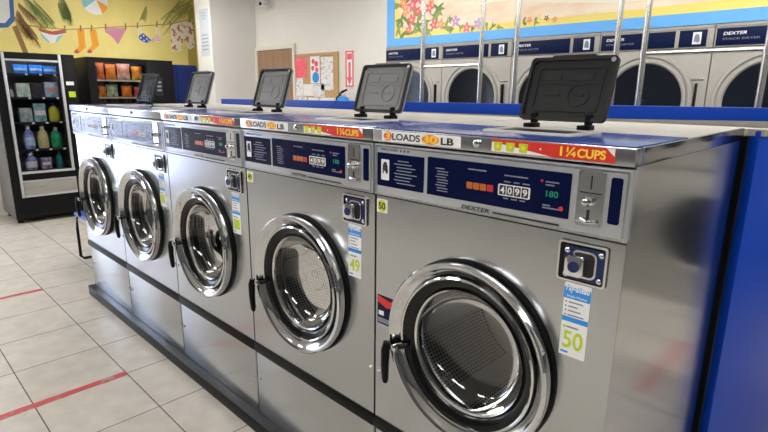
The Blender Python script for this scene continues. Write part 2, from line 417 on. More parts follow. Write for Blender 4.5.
def KD(p): return [(r_ * .96, h_ * .9) for r_, h_ in p]
def make_washer():
    r = thing('washing_machine', '', 'washing machine', (.375, .475, Z0), 'front loading washers')
    def B(mb, name, mat, par=r, **k): return mb.build(name, mat, par, OFF, **k)
    x0, x1 = .004, .746
    # cabinet: sides, back, ceiling and floor of the upper body (front stays open behind the panel)
    c = MB()
    c.box(x0, x0 + .004, .005, DEP - .005, .40, 1.357); c.box(x1 - .004, x1, .005, DEP - .005, .10, 1.357)
    c.box(x0 + .004, x1 - .004, DEP - .009, DEP - .005, .40, 1.357); c.box(x0 + .004, x1 - .004, .03, DEP - .009, 1.19, 1.194)
    c.box(x0 + .004, x1 - .004, .03, DEP - .009, .40, .404)
    body = B(c, 'cabinet', 'steel_side', smooth=False)
    fp = B(hole_panel(x0, x1, .4295, 1.1925, DCX, DCZ, .222, 0), 'front_panel', 'steel', smooth=False)
    lp = B(MB().box(x0, x1 - .0045, .003, DEP - .02, .073, .3835), 'lower_panel', 'steel', bevel=.003)
    kb = B(MB().box(x0 - .0035, x1 + .0035, -.008, .03, .386, .4265), 'trim_band', 'black', bevel=.006)
    for bx, bz in ((.020, .60), (.730, .60), (.020, .25), (.730, .25)):
        B(MB().lathe([(.005, .001), (.005, -.003), (.002, -.005)], (bx, .003 if bz < .4 else 0, bz), 'y', 10, cap1=True), 'bolt', 'steel_trim')
    # control fascia
    fa = B(MB().box(x0, x1, -.010, .02, 1.1975, 1.352), 'control_fascia', 'fascia', bevel=.004)
    B(MB().frame(rr(.009, .741, 1.2015, 1.348, .004, 2), rr(.013, .737, 1.2055, 1.344, .004, 2), 'y', -.0125, -.009), 'fascia_rim', 'steel_trim', fa)
    FY = -.0102
    def pan(xa, xb, za, zb, rad, y, t, mat, name, par): return B(MB().prism(rr(xa, xb, za, zb, rad), 'y', y - t, y + .002), name, mat, par, smooth=False)
    ip = pan(.017, .198, 1.228, 1.327, .003, FY, .0015, 'navy', 'instruction_panel', r)
    y1 = FY - .0016
    m = MB(); m.prism(rr(.034, .066, 1.247, 1.308, .002, 2), 'y', y1 - .0006, y1); B(m, 'emblem_plate', 'white', ip, smooth=False)
    m = MB(); m.prism([(.040, 1.268), (.045, 1.266), (.044, 1.276), (.052, 1.272), (.056, 1.266), (.062, 1.268), (.061, 1.288), (.055, 1.301), (.046, 1.300), (.041, 1.290)], 'y', y1 - .0012, y1 - .0004)
    B(m, 'emblem', 'ink', ip, smooth=False)
    random.seed(3)
    for k in range(8):
        z = 1.308 - k * .0092; xa = .086 + random.choice((0, .004, .010)); xb = xa + random.uniform(.055, .090)
        if k == 0: xa, xb = .100, .142
        B(MB().box(xa, xb, y1 - .0004, y1, z - .0014, z + .0014), 'printed_line', 'greyink', ip, smooth=False)
    dp = pan(.211, .620, 1.228, 1.331, .003, FY, .0015, 'navy', 'display_panel', r)
    for k in range(9):
        z = 1.303 - k * .0075; xa = .240 + (.006 if k % 3 else 0)
        B(MB().box(xa, xa + (.036 if k else .03), y1 - .0004, y1, z - .0013, z + .0013), 'printed_line', 'greyink', dp, smooth=False)
    for xa, xb, z in ((.345, .400, 1.312), (.452, .515, 1.308), (.452, .470, 1.293), (.478, .494, 1.293), (.502, .520, 1.293), (.452, .466, 1.252), (.474, .490, 1.252), (.497, .512, 1.252), (.560, .592, 1.306), (.560, .582, 1.299), (.556, .575, 1.252), (.556, .598, 1.246)):
        B(MB().box(xa, xb, y1 - .0004, y1, z - .0015, z + .0015), 'printed_line', 'greyink', dp, smooth=False)
    for k, mt in enumerate(('amber_led', 'amber_led', 'amber_led', 'red_led')):
        B(MB().prism(rr(.343 + k * .0205, .361 + k * .0205, 1.262, 1.279, .002, 2), 'y', y1 - .0008, y1), 'indicator_lamp', mt, dp, smooth=False)
    B(MB().prism(rr(.437, .523, 1.258, 1.286, .003, 2), 'y', y1 - .001, y1), 'price_counter', 'white', dp, smooth=False)
    for k, ch in enumerate('4099'):
        B(MB().prism(rr(.441 + k * .0202, .4585 + k * .0202, 1.2605, 1.2835, .001, 1), 'y', y1 - .0014, y1 - .0009), 'counter_window', 'ink', dp, smooth=False)
        text('counter_digit', ch, .444 + k * .0202, .4555 + k * .0202, 1.2635, 1.2805, y1 - .0014, 'white', dp, OFF, .02)
    text('green_digits', '180', .563, .592, 1.272, 1.286, y1, 'green_led', dp, OFF, .01)
    B(MB().prism(circ(.5505, 1.307, .0035, 10), 'y', y1 - .0008, y1), 'indicator_lamp', 'red_led', dp, smooth=False)
    B(MB().prism(circ(.601, 1.249, .0055, 12), 'y', y1 - .0008, y1), 'stop_mark', 'red', dp, smooth=False)
    text('cycle_name', 'TRIPLE LOAD', .028, .098, 1.3335, 1.3405, FY, 'ink', fa, OFF)
    for k in range(3):
        st = [(.110 + k * .014 + (.0052 if i % 2 == 0 else .0022) * math.sin(i * PI / 5), 1.337 + (.0052 if i % 2 == 0 else .0022) * math.cos(i * PI / 5)) for i in range(10)]
        B(MB().prism(st, 'y', FY - .0005, FY), 'star', 'ink', fa, smooth=False)
    text('maker_name', 'DEXTER', .330, .415, 1.2075, 1.2175, FY - .0022, 'ink', fa, OFF, .01, .2)
    B(MB().box(.425, .60, FY - .0027, FY, 1.209, 1.2125), 'name_bar', 'ink', fa, smooth=False)
    # coin slide and key slot
    cs = B(MB().prism(rr(.636, .695, 1.222, 1.342, .006), 'y', FY - .004, .0), 'coin_acceptor', 'chrome_soft', bevel=0, smooth=False)
    yc = FY - .0041
    B(MB().box(.664, .667, yc - .0005, yc + .001, 1.303, 1.332), 'coin_slot', 'ink', cs, smooth=False)
    B(MB().box(.642, .689, yc - .0005, yc + .001, 1.2935, 1.296), 'engraved_line', 'ink', cs, smooth=False)
    B(MB().lathe([(.011, 0), (.011, -.008), (.007, -.012), (.007, -.022), (.003, -.024)], (.664, yc, 1.277), 'y', 20, cap1=True), 'return_button', 'chrome', cs)
    B(MB().box(.661, .667, yc - .001, yc + .001, 1.236, 1.258), 'coin_return', 'ink', cs, smooth=False)
    B(MB().tube([(.649, yc - .004, 1.234), (.666, yc - .012, 1.231), (.684, yc - .004, 1.234)], .0045, 10), 'return_lip', 'chrome', cs)
    for px, pz in ((.641, 1.337), (.690, 1.337), (.641, 1.227), (.690, 1.227)):
        B(MB().lathe([(.003, 0), (.002, -.0025)], (px, yc, pz), 'y', 8, cap1=True), 'screw', 'chrome', cs)
    B(MB().prism(rr(.705, .729, 1.234, 1.333, .005), 'y', FY - .0015, FY + .002), 'side_label', 'navy', smooth=False)
    # top lip and top
    tl = B(MB().box(.0015, .7485, -.016, .03, 1.358, 1.3955), 'top_lip', 'steel', bevel=.003)
    tp = B(MB().box(.0015, .7485, .0305, DEP, 1.358, 1.3955), 'top', 'steel_side', bevel=.002)
    B(MB().box(.006, .744, -.004, .352, 1.3957, 1.3985), 'top_reflection_strip', 'blue_reflection', bevel=.001)  # thin strip added to carry the painted blue reflection of the steel top
    B(MB().box(.006, .744, .356, DEP - .005, 1.3957, 1.3975), 'rear_plate', 'cap', bevel=.0005)
    B(MB().lathe([(.010, 0), (.010, -.005), (.0065, -.007)], (.372, -.016, 1.379), 'y', 18, cap1=True), 'lid_lock', 'chrome', tl)
    # load sticker
    ys = -.0162
    ls = B(MB().box(.040, .322, ys - .0008, ys + .0004, 1.3625, 1.392), 'load_sticker', 'white', smooth=False)
    yt = ys - .0009
    B(MB().prism(circ(.064, 1.3775, .0165, 18, .0135), 'y', yt - .0004, yt), 'burst', 'redsoft', ls, smooth=False)
    text('number', '3', .053, .074, 1.3665, 1.3885, yt - .0004, 'yellow', ls, OFF, .03)
    text('word', 'LOADS', .082, .186, 1.3675, 1.3865, yt, 'ink', ls, OFF, .02)
    B(MB().prism(circ(.222, 1.3772, .030, 22, .0135), 'y', yt - .0004, yt), 'burst', 'orange', ls, smooth=False)
    text('number', '30', .196, .246, 1.3665, 1.3885, yt - .0004, 'yellow', ls, OFF, .03)
    text('word', 'LB', .258, .300, 1.3665, 1.3855, yt, 'ink', ls, OFF, .03)
    cp = B(MB().box(.414, .709, ys - .0008, ys + .0004, 1.3625, 1.393), 'soap_sticker', 'red', smooth=False)
    B(MB().prism([(.415, 1.3635), (.570, 1.3635), (.505, 1.3735), (.415, 1.386)], 'y', yt - .0004, yt), 'white_wedge', 'white', cp, smooth=False)
    for k in range(3):
        xx = .432 + k * .034
        B(MB().prism([(xx - .012, 1.387), (xx + .012, 1.387), (xx + .0095, 1.366), (xx - .0095, 1.366)], 'y', yt - .0009, yt - .0003), 'soap_cup', 'lime', cp, smooth=False)
        B(MB().prism(circ(xx, 1.377, .0045, 10), 'y', yt - .0013, yt - .0008), 'cup_mark', 'yellow', cp, smooth=False)
    B(MB().prism(circ(.543, 1.3785, .0025, 8), 'y', yt - .0005, yt), 'dot', 'white', cp, smooth=False)
    text('amount', '1\u00bc', .590, .626, 1.3675, 1.389, yt, 'yellow', cp, OFF, .02)
    text('amount_word', 'CUPS', .629, .690, 1.3675, 1.387, yt, 'yellow', cp, OFF, .03)
    B(MB().prism([(.690, 1.3925), (.708, 1.3925), (.708, 1.376)], 'y', yt - .0004, yt), 'white_corner', 'white', cp, smooth=False)
    # soap dispenser and its open lid
    sd = B(MB().frame(rr(.282, .540, .130, .335, .015, 3), rr(.296, .526, .150, .310, .012, 3), 'z', 1.3985, 1.4035), 'soap_dispenser', 'cream_plastic')
    B(MB().prism(rr(.296, .526, .150, .310, .012, 3), 'z', 1.3986, 1.3994), 'dispenser_well', 'black', sd, smooth=False)
    hy, hz, tilt = .338, 1.418, math.radians(19)
    def L(mb): return lid_x(mb, tilt, hy, hz)
    lx0, lx1, lz0, lz1 = .280, .540, 1.424, 1.613
    ld = B(L(MB().prism(rr(lx0, lx1, lz0, lz1, .014, 4), 'y', hy - .005, hy + .005)), 'dispenser_lid', 'lid', bevel=.0015)
    B(L(MB().frame(rr(lx0, lx1, lz0, lz1, .014, 4), rr(lx0 + .010, lx1 - .010, lz0 + .010, lz1 - .010, .010, 4), 'y', hy - .011, hy - .004)), 'lid_rim', 'lid', ld)
    B(L(MB().frame(rr(lx0 + .032, lx1 - .028, lz0 + .026, lz1 - .030, .010, 4), rr(lx0 + .037, lx1 - .033, lz0 + .031, lz1 - .035, .008, 4), 'y', hy - .0085, hy - .004)), 'lid_rib', 'lid', ld)
    B(L(MB().prism(rr(lx0 + .065, lx1 - .065, lz1 - .001, lz1 + .006, .002, 2), 'y', hy - .009, hy + .004)), 'lid_pull', 'lid', ld)
    m = MB(); m.box(.332, .386, hy - .0075, hy - .004, 1.543, 1.566); m.box(.412, .482, hy - .0075, hy - .004, 1.543, 1.566)
    m.box(.342, .392, hy - .0075, hy - .004, 1.497, 1.503); m.box(.434, .464, hy - .0075, hy - .004, 1.497, 1.503)
    m.box(.322, .500, hy - .0075, hy - .004, 1.531, 1.534)
    B(L(m), 'moulded_text', 'lid', ld)
    m = MB().frame(circ(.449, 1.499, .033, 24), circ(.449, 1.499, .030, 24), 'y', hy - .008, hy - .004); B(L(m), 'moulded_ring', 'lid', ld)
    B(L(MB().lathe([(.007, -.004), (.007, -.012), (.003, -.012)], (lx1 - .013, hy, lz1 - .013), 'y', 14, cap1=True)), 'lid_screw', 'chrome_soft', ld)
    B(L(MB().lathe([(.007, -.004), (.007, -.012), (.003, -.012)], (lx0 + .013, hy, lz1 - .013), 'y', 14, cap1=True)), 'lid_screw', 'black', ld)
    for hx in (.330, .495):
        m = MB(); m.box(hx - .012, hx + .012, hy - .022, hy + .016, 1.3985, 1.417); m.box(hx - .009, hx + .009, hy - .008, hy + .010, 1.414, 1.446)
        m.box(hx - .022, hx + .0, hy - .026, hy - .004, 1.402, 1.416)
        B(m, 'hinge', 'black', ld, bevel=.003)
    # porthole door
    dr = B(MB().lathe(KD([(.240, -.012), (.266, -.012), (.2715, -.020), (.272, -.040), (.2705, -.048), (.266, -.0525), (.260, -.051), (.252, -.043), (.243, -.034), (.235, -.028), (.230, -.026), (.230, -.013)]),
                      (DCX, 0, DCZ), n=96, loop=True), 'door', 'chrome')
    B(MB().lathe(KD([(.240, -.001), (.274, -.001), (.2755, -.006), (.272, -.0115), (.240, -.0115)]), (DCX, 0, DCZ), n=96, loop=True), 'door_gasket', 'black', dr)
    B(MB().lathe(KD([(.2305, -.014), (.2305, -.030), (.218, -.030), (.200, -.022), (.187, -.010), (.180, .012), (.186, .018), (.2305, .002)]), (DCX, 0, DCZ), n=96, loop=True), 'inner_seal', 'black_gloss', dr)
    B(MB().lathe(KD([(.229, -.028), (.229, -.036), (.2245, -.039), (.2205, -.036), (.2205, -.028)]), (DCX, 0, DCZ), n=96, loop=True), 'chrome_bead', 'chrome', dr)
    B(MB().lathe(KD([(.183, -.004), (.179, .008), (.168, .030), (.152, .050), (.134, .060), (.11, .067), (.05, .070), (.001, .071)]), (DCX, 0, DCZ), n=72), 'door_glass', 'glass', dr)
    B(MB().lathe(KD([(.182, -.012), (.187, -.016), (.185, -.004), (.180, -.004)]), (DCX, 0, DCZ), n=72, loop=True), 'glass_clamp', 'chrome_soft', dr)
    # boot and drum
    B(MB().lathe(KD([(.232, .004), (.228, .02), (.233, .035), (.227, .05), (.233, .07)]), (DCX, 0, DCZ), n=72), 'door_boot', 'black')
    B(MB().lathe(KD([(.224, .072), (.230, .066), (.262, .085), (.272, .10), (.272, .48), (.262, .50), (.10, .50), (.002, .497)]), (DCX, 0, DCZ), n=96), 'drum', 'drum')
    m = MB()
    # lever handle at the left of the ring
    h = MB().tube([(.178, -.036, .765), (.150, -.054, .757), (.124, -.066, .752)], [.008, .008, .009], 12)
    hd = B(h, 'door_handle', 'black')
    B(MB().tube([(.120, -.068, .768), (.118, -.072, .745), (.114, -.070, .69), (.112, -.066, .640), (.112, -.065, .628)], [.011, .0135, .0125, .0105, .007], 12), 'handle_grip', 'black', hd)
    B(MB().lathe([(.011, 0), (.011, -.010), (.006, -.013)], (.148, -.062, .758), 'y', 14, cap1=True), 'handle_screw', 'chrome', hd)
    # coin vault, in a black recess
    cv = B(MB().prism(rr(.602, .714, 1.085, 1.179, .007), 'y', -.004, .001), 'coin_vault', 'black_gloss', smooth=False)
    B(MB().frame(rr(.602, .714, 1.085, 1.179, .007), rr(.6065, .7095, 1.0895, 1.1745, .006), 'y', -.0075, -.001), 'vault_rim', 'chrome_soft', cv)
    B(MB().prism(rr(.618, .708, 1.093, 1.168, .003), 'y', -.0065, -.003), 'vault_plate', M_vault, cv, smooth=False)
    B(MB().frame(rr(.637, .693, 1.100, 1.163, .014), rr(.6415, .6885, 1.1045, 1.1585, .011), 'y', -.010, -.006), 'lock_surround', 'chrome', cv)
    B(MB().prism(rr(.641, .689, 1.104, 1.159, .011), 'y', -.0075, -.006), 'lock_recess', 'ink', cv, smooth=False)
    B(MB().prism(rr(.629, .672, 1.105, 1.152, .010), 'y', -.030, -.006), 'lock_body', 'chrome_soft', cv, bevel=.003)
    B(MB().lathe([(.0135, 0), (.0125, -.003), (.006, -.003)], (.6505, -.030, 1.1285), 'y', 20, cap1=True), 'lock_core', M_vault, cv)
    for px, pz in ((.6245, 1.158), (.701, 1.160), (.6245, 1.101), (.701, 1.101)):
        B(MB().lathe([(.006, 0), (.006, -.003), (.003, -.005)], (px, -.0065, pz), 'y', 12, cap1=True), 'vault_bolt', 'chrome', cv)
    # tall payment strip sticker
    ss = B(MB().prism(rr(.623, .685, .900, 1.080, .002, 2), 'y', -.0012, .001), 'payment_sticker', 'white', smooth=False)
    y = -.0013
    def sb(xa, xb, za, zb, mt, nm): return B(MB().box(xa, xb, y - .0004, y, za, zb), nm, mt, ss, smooth=False)
    sb(.623, .685, 1.042, 1.068, 'sticker_blue', 'blue_header')
    sb(.623, .685, .986, .998, 'sticker_blue', 'blue_band')
    text('script_heading', 'Pay-ahead', .627, .683, 1.056, 1.078, y - .0003, 'white', ss, OFF, .02, .2)
    B(MB().prism([(.624, 1.068), (.632, 1.0755), (.645, 1.070), (.660, 1.0745), (.672, 1.069), (.684, 1.073), (.685, 1.066), (.624, 1.066)], 'y', y - .0003, y), 'blue_scallop', 'sticker_blue', ss, smooth=False)
    for k in range(4):
        z = 1.034 - k * .0105
        B(MB().box(.636, .636 + (.034, .022, .030, .038)[k], y - .0004, y, z - .0016, z + .0016), 'printed_line', 'greyink', ss, smooth=False)
        B(MB().prism(circ(.630, z, .0018, 8), 'y', y - .0004, y), 'bullet', 'ink', ss, smooth=False)
    B(MB().box(.636, .664, y - .0004, y, .971, .975), 'printed_line', 'greyink', ss, smooth=False)
    text('small_line', 'Simple Washes', .630, .678, 1.044, 1.052, y - .0005, 'white', ss, OFF)
    sb(.627, .645, .907, .912, 'sticker_blue', 'blue_mark')
    B(MB().prism(circ(.631, .973, .004, 10), 'y', y - .0004, y), 'lime_dot', 'lime', ss, smooth=False)
    return r

M_vault = M['vault'] = plain('blue steel vault plate', (.012, .026, .11), .28, .3)
proto = make_washer()
LAB = ['farthest stainless washer in the row, beside the detergent vending machine',
       'second farthest stainless washer, pale window glare on its front',
       'middle stainless washer of the row of five, blue and white strip sticker on its front',
       'second nearest stainless washer with number 49 stickers on its front',
       'nearest large stainless washer with number 50 stickers and its side panel showing']
wash = []
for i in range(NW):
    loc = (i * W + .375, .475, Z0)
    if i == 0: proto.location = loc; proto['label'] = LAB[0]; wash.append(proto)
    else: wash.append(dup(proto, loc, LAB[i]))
def drop(o):
    for c in list(o.children): bpy.data.objects.remove(c)
    bpy.data.objects.remove(o)
for i in (0, 1):
    for c in list(wash[i].children):
        if c.name.startswith(('load_sticker', 'soap_sticker')): drop(c)
M['lid_faded'] = plain('faded grey moulded plastic', (.25, .25, .24), .42, 0, .4)
for i in (1, 2, 3):
    for c in wash[i].children:
        if c.name.startswith('dispenser_lid'):
            for q in [c] + [g for g in c.children if not g.name.startswith(('hinge', 'lid_screw', 'lid_rim'))]:
                q.material_slots[0].link = 'OBJECT'; q.material_slots[0].material = M['lid_faded']
def number_stickers(root, num):
    ss = [c for c in root.children if c.name.startswith('payment_sticker')][0]
    text('strip_number', num, .630, .678, .920, .964, -.0013, 'lime', ss, OFF, .02)
    ns = MB().prism(rr(.006, .050, 1.142, 1.184, .002, 2), 'y', -.0012, .001).build('number_sticker', 'white', root, OFF, smooth=False)
    MB().prism(circ(.028, 1.163, .019, 20), 'y', -.0016, -.0011).build('lime_disc', 'lime_bright', ns, OFF, smooth=False)
    text('number', num, .014, .042, 1.152, 1.174, -.0016, 'ink', ns, OFF, .02)
number_stickers(wash[4], '50'); number_stickers(wash[3], '49')
for i in (1, 2):
    ss = [c for c in wash[i].children if c.name.startswith('payment_sticker')][0]
    MB().box(.630, .678, -.0017, -.0013, .920, .964).build('lime_block', 'lime', ss, OFF, smooth=False)
ss = [c for c in wash[0].children if c.name.startswith('payment_sticker')][0]
for c in list(ss.children): bpy.data.objects.remove(c)
bpy.data.objects.remove(ss)
# warning sticker only on the nearest washer
ws = MB().box(.012, .082, -.0012, .001, .775, .872).build('warning_sticker', 'navy', wash[4], OFF, smooth=False)
MB().prism([(.014, .848), (.052, .834), (.080, .840), (.080, .868), (.070, .858), (.014, .870)], 'y', -.0017, -.0011).build('red_print', 'red', ws, OFF, smooth=False)
MB().box(.018, .040, -.0017, -.0011, .805, .820).build('white_print', 'white', ws, OFF, smooth=False)
MB().box(.014, .078, -.0016, -.0011, .780, .796).build('grey_print', 'greyink', ws, OFF, smooth=False)

# plinth under the row
t = thing('washer_plinth', 'long low black plinth that the row of washers stands on', 'plinth', (1.875, .45, 0))
MB().box(-.03, 3.765, -.035, .94, 0, .0635).build('plinth_base', 'black', t, (1.875, .45, 0), bevel=.006)
MB().box(-.03, 3.765, -.037, .94, .064, .0695).build('plinth_plate', plain('dark steel plate', (.03, .032, .036), .3, .3), t, (1.875, .45, 0), bevel=.002)

# blue service bulkhead behind the washers
o = (1.8, 1.1, 0)
t = thing('service_bulkhead', 'low royal blue service bulkhead running behind the washers', 'partition', o)
MB().box(-.04, 3.757, 1.012, 1.34, 0, 1.368).build('core', 'black', t, o, smooth=False)  # black colour stands in for shade in the gap beside the end panel
MB().prism([(3.787, 1.025), (3.985, 1.88), (3.955, 1.89), (3.757, 1.035)], 'z', 0, 1.388).build('end_panel', 'blue', t, o, bevel=.004)
MB().prism([(-.04, .990), (3.735, .990), (3.75, 1.03), (3.80, 1.03), (3.826, 1.149), (-.04, 1.149)], 'z', 1.3695, 1.392).build('cap', 'cap', t, o, smooth=False)
MB().prism([(1.7, 1.3925), (3.80, 1.3925), (3.80, 1.4155), (3.3, 1.403)], 'y', 1.143, 1.1495).build('backsplash', 'cap', t, o, smooth=False)
MB().prism([(-.04, 1.32), (3.80, 1.389), (3.80, 1.461), (-.04, 1.433)], 'y', 1.15, 1.19).build('upstand', 'blue', t, o, bevel=.003)

# ------------------------------------------------------------------ stacked dryers
DW = .7585; DX0 = .111
def KE(p): return [(r_ * 1.08, h_) for r_, h_ in p]
def make_dryer():
    r = thing('stacked_dryer', '', 'dryer', (0, 0, 0), 'stacked dryers')
    x0, x1 = .003, DW - .003
    H = 1.96
    b = MB(); b.box(x0, x1, .02, .85, .0, H); 
    b.build('cabinet', 'dryer', r, smooth=False)
    for cz, nm in ((1.462, 'upper'), (.56, 'lower')):
        z0, z1 = (1.0, 1.81) if nm == 'upper' else (.10, .98)
        f = MB().box(x0, x1, -.002, .021, z0, z1).build('front_panel', 'dryer', r, bevel=.004)
        d = MB().lathe(KE([(.238, -.003), (.303, -.003), (.304, -.014), (.297, -.022), (.280, -.024), (.276, -.014), (.268, -.014), (.264, -.026), (.246, -.028), (.237, -.018)]), (.36, 0, cz), n=72, loop=True).build('door', 'dryer_ring', r)
        MB().lathe(KE([(.239, -.016), (.20, -.012), (.15, -.006), (.08, -.003), (.002, -.0025)]), (.36, 0, cz), n=56).build('door_glass', 'dryer_glass', d)
        MB().box(.690, .702, -.030, -.002, cz - .22, cz + .12).build('door_handle', 'black', r, bevel=.003)
        MB().box(.62, .735, -.006, -.002, cz + .14, cz + .152).build('vent_lip', 'steel_trim', r, bevel=.001)
    MB().box(x0, x1, -.004, .021, 1.815, 1.937).build('fascia', 'dryer', r, bevel=.003)
    p1 = MB().box(.012, .522, -.008, .0, 1.822, 1.931).build('maker_panel', 'navy_dryer', r, bevel=.002)
    text('maker_name', 'DEXTER', .050, .180, 1.887, 1.906, -.008, 'white', p1, (0, 0, 0), .02, .2)
    text('model_line', 'STACK DRYER', .050, .255, 1.856, 1.869, -.008, 'greyink', p1, (0, 0, 0), .01)
    p2 = MB().box(.548, .716, -.008, .0, 1.822, 1.931).build('meter_panel', 'navy_dryer', r, bevel=.002)
    MB().box(.632, .684, -.0095, -.007, 1.838, 1.916).build('meter_label', 'white', p2, smooth=False)
    MB().prism([(.641, 1.852), (.655, 1.856), (.660, 1.848), (.676, 1.852), (.674, 1.885), (.664, 1.904), (.648, 1.902), (.642, 1.885)], 'y', -.0102, -.009).build('meter_emblem', 'greyink', p2, smooth=False)
    MB().box(x0, x1, -.002, .021, 1.94, H).build('top_strip', 'dryer', r, bevel=.002)
    MB().box(x0, x1, .0, .021, .0, .098).build('toe_panel', 'dryer', r, smooth=False)
    return r
M['dryer_glass'] = plain('dark dryer porthole glass', (.010, .012, .014), .12, 0, .3)
dl = ['leftmost stacked dryer, partly behind the second nearest washer\u2019s open lid', 'second stacked dryer from the left, its arched door whole between the lids',
      'third stacked dryer from the left, half hidden by the nearest open lid', 'fourth stacked dryer from the left, just right of the nearest open lid',
      'stacked dryer cut by the right edge of the photo','first stacked dryer beyond the right edge of the photo', 'second stacked dryer beyond the right edge of the photo', 'last stacked dryer at the right end of the back wall']
dp = make_dryer()
for i in range(8):
    loc = (DX0 + i * DW, YB, 0)
    if i == 0: dp.location = loc; dp['label'] = dl[0]
    else: dup(dp, loc, dl[i])

# ------------------------------------------------------------------ laundry carts with hanging poles
def make_cart(w, bar, label, loc):
    r = thing('laundry_cart', label, 'laundry cart', loc, 'laundry carts behind the bulkhead')
    h = w / 2
    for s in (-1, 1):
        MB().tube([(s * h, 0, .13), (s * h, 0, 2.23)], .0165, 12).build('pole', 'pole', r)
        MB().lathe([(.022, 0), (.022, .03)], (s * h, 0, bar - .015), 'z', 12, cap0=True, cap1=True).build('pole_joint', 'pole', r)
    MB().tube([(-h, 0, 2.215), (h, 0, 2.215)], .015, 12).build('top_rail', 'pole', r)
    MB().tube([(-h, 0, bar), (h, 0, bar)], .012, 12).build('cross_bar', 'pole', r)
    m = MB(); d = .24
    for z in (.36, .50, .64): 
        m.tube([(-h, -d, z), (h, -d, z), (h, d, z), (-h, d, z)], .004, 6, True)
    for k in range(9):
        x = -h + 2 * h * k / 8; m.tube([(x, -d, .64), (x, -d, .34), (x, d, .34), (x, d, .64)], .003, 6)
    for k in range(1, 6):
        y = -d + 2 * d * k / 6; m.tube([(-h, y, .64), (-h, y, .34), (h, y, .34), (h, y, .64)], .003, 6)
    m.build('basket', 'wire', r)
    m = MB(); m.tube([(-h, -d, .13), (h, -d, .13), (h, d, .13), (-h, d, .13)], .013, 8, True)
    for sx in (-1, 1):
        for sy in (-1, 1): m.tube([(sx * h, sy * d, .13), (sx * h, sy * d, .36)], .010, 8)
    m.build('base_frame', 'pole', r)
    for sx in (-1, 1):
        for sy in (-1, 1):
            MB().lathe([(.02, -.014), (.052, -.014), (.055, 0), (.052, .014), (.02, .014)], (sx * h, sy * d, .056), 'x', 20, loop=True).build('caster', 'black', r)
    return r
make_cart(.541, 1.695, 'left laundry cart whose two chrome poles stand before the first two dryers', (1.6575, 2.1, 0))
make_cart(.66, 1.36, 'middle laundry cart with a chrome pole on either side of the nearest open lid', (2.535, 2.1, 0))
make_cart(.575, 1.725, 'right laundry cart with cross bar, its poles before the two rightmost dryers', (3.305, 2.1, 0))

# ------------------------------------------------------------------ murals (flat paint on the walls)
def flatx(parent, off, pts, name, mat, d0, d1): return MB().prism(pts, 'x', XL + d0, XL + d1).build(name, mat, parent, off, smooth=False)
def stroke(p, q, w0, w1, bend=0.):
    """leaf-like tapered outline from p to q"""
    P, Q = Vector(p), Vector(q); d = Q - P; n = Vector((-d.y, d.x)).normalized(); a, b_ = [], []
    for k in range(7):
        t = k / 6; c = P + d * t + n * bend * math.sin(PI * t); w = (w0 * (1 - t) + w1 * t) * (.35 + .65 * math.sin(PI * min(1, t * .9 + .1)))
        a.append(tuple(c + n * w)); b_.append(tuple(c - n * w))
    return a + b_[::-1]
for k, c, r_ in (('m_green', (.19, .25, .05), .6), ('m_green2', (.30, .30, .07), .6), ('m_brown', (.27, .14, .04), .6), ('m_olive', (.42, .33, .06), .6), ('m_sock', (.80, .32, .01), .6),
                 ('m_pink', (.60, .22, .30), .6), ('m_pinkband', (.55, .25, .36), .6), ('m_red', (.42, .10, .07), .6), ('m_aqua', (.25, .52, .54), .6), ('m_white', (.74, .73, .70), .6),
                 ('m_blue', (.03, .10, .42), .6), ('m_signblue', (.03, .12, .34), .5), ('m_stripe', (.72, .36, .36), .6), ('m_rope', (.33, .16, .05), .6), ('f_pink', (.85, .16, .26), .6),
                 ('f_orange', (.90, .32, .14), .6), ('f_purple', (.52, .30, .62), .6), ('f_hot', (.86, .12, .18), .6), ('f_leaf', (.16, .26, .07), .6), ('f_leaf2', (.28, .34, .10), .6), ('f_water', (.50, .70, .82), .6), ('f_cream', (.86, .80, .64), .6)):
    M[k] = plain(k[2:] + ' mural paint', c, r_)
M['m_trunks'] = noisy('floral shorts paint', (.42, .12, .07), (.76, .68, .52), 16, .6, 3, (1, 1, 1), .40, .47)
M['f_dune'] = noisy('dune paint', (.86, .74, .56), (.82, .56, .38), 3.2, .6, 5, (1, 1, 3), .4, .68)
off = (XL, 1.2, 1.75)
mu = thing('beach_clothesline_mural', 'yellow beach mural with clothesline of swimwear above the vending machines', 'mural', off)
MB().box(XL + .0005, XL + .004, -.48, 2.98, 1.72, ZC - .002).build('yellow_ground', 'my', mu, off, smooth=False)
PM = {'trunkL': ('palm_trunk', 'm_brown', [(.419, 2.202), (.471, 2.229), (.543, 1.929), (.56, 1.72), (.505, 1.72), (.491, 1.915)]),
 'trunkR': ('palm_trunk', 'm_olive', [(2.592, 2.604), (2.675, 2.695), (2.677, 1.942), (2.68, 1.73), (2.55, 1.73), (2.54, 1.963)])}
for n_, m_, p in PM.values(): flatx(mu, off, p, n_, m_, .0035, .005)
FR = {'L1': [((.477, 2.352), (.683, 1.972)), ((.48, 2.374), (.664, 2.075)), ((.493, 2.397), (.612, 2.071)), ((.51, 2.454), (.763, 2.199)), ((.513, 2.477), (.672, 2.305)), ((.455, 2.327), (.584, 2.092))],
 'L2': [((.618, 2.523), (.873, 2.22)), ((.636, 2.503), (.788, 2.224)), ((.67, 2.529), (.858, 2.277)), ((.56, 2.60), (.70, 2.36))],
 'L3': [((.957, 2.564), (1.044, 2.27)), ((1.001, 2.57), (1.029, 2.34)), ((.932, 2.538), (.999, 2.36)), ((.93, 2.70), (1.05, 2.36))],
 'R': [((2.631, 2.717), (2.183, 2.242)), ((2.56, 2.762), (2.174, 2.453)), ((2.486, 2.753), (2.178, 2.348)), ((2.666, 2.775), (2.355, 2.578)), ((2.677, 2.722), (2.438, 2.533)), ((2.63, 2.73), (2.26, 2.40)), ((2.0, 2.62), (1.93, 2.44))]}
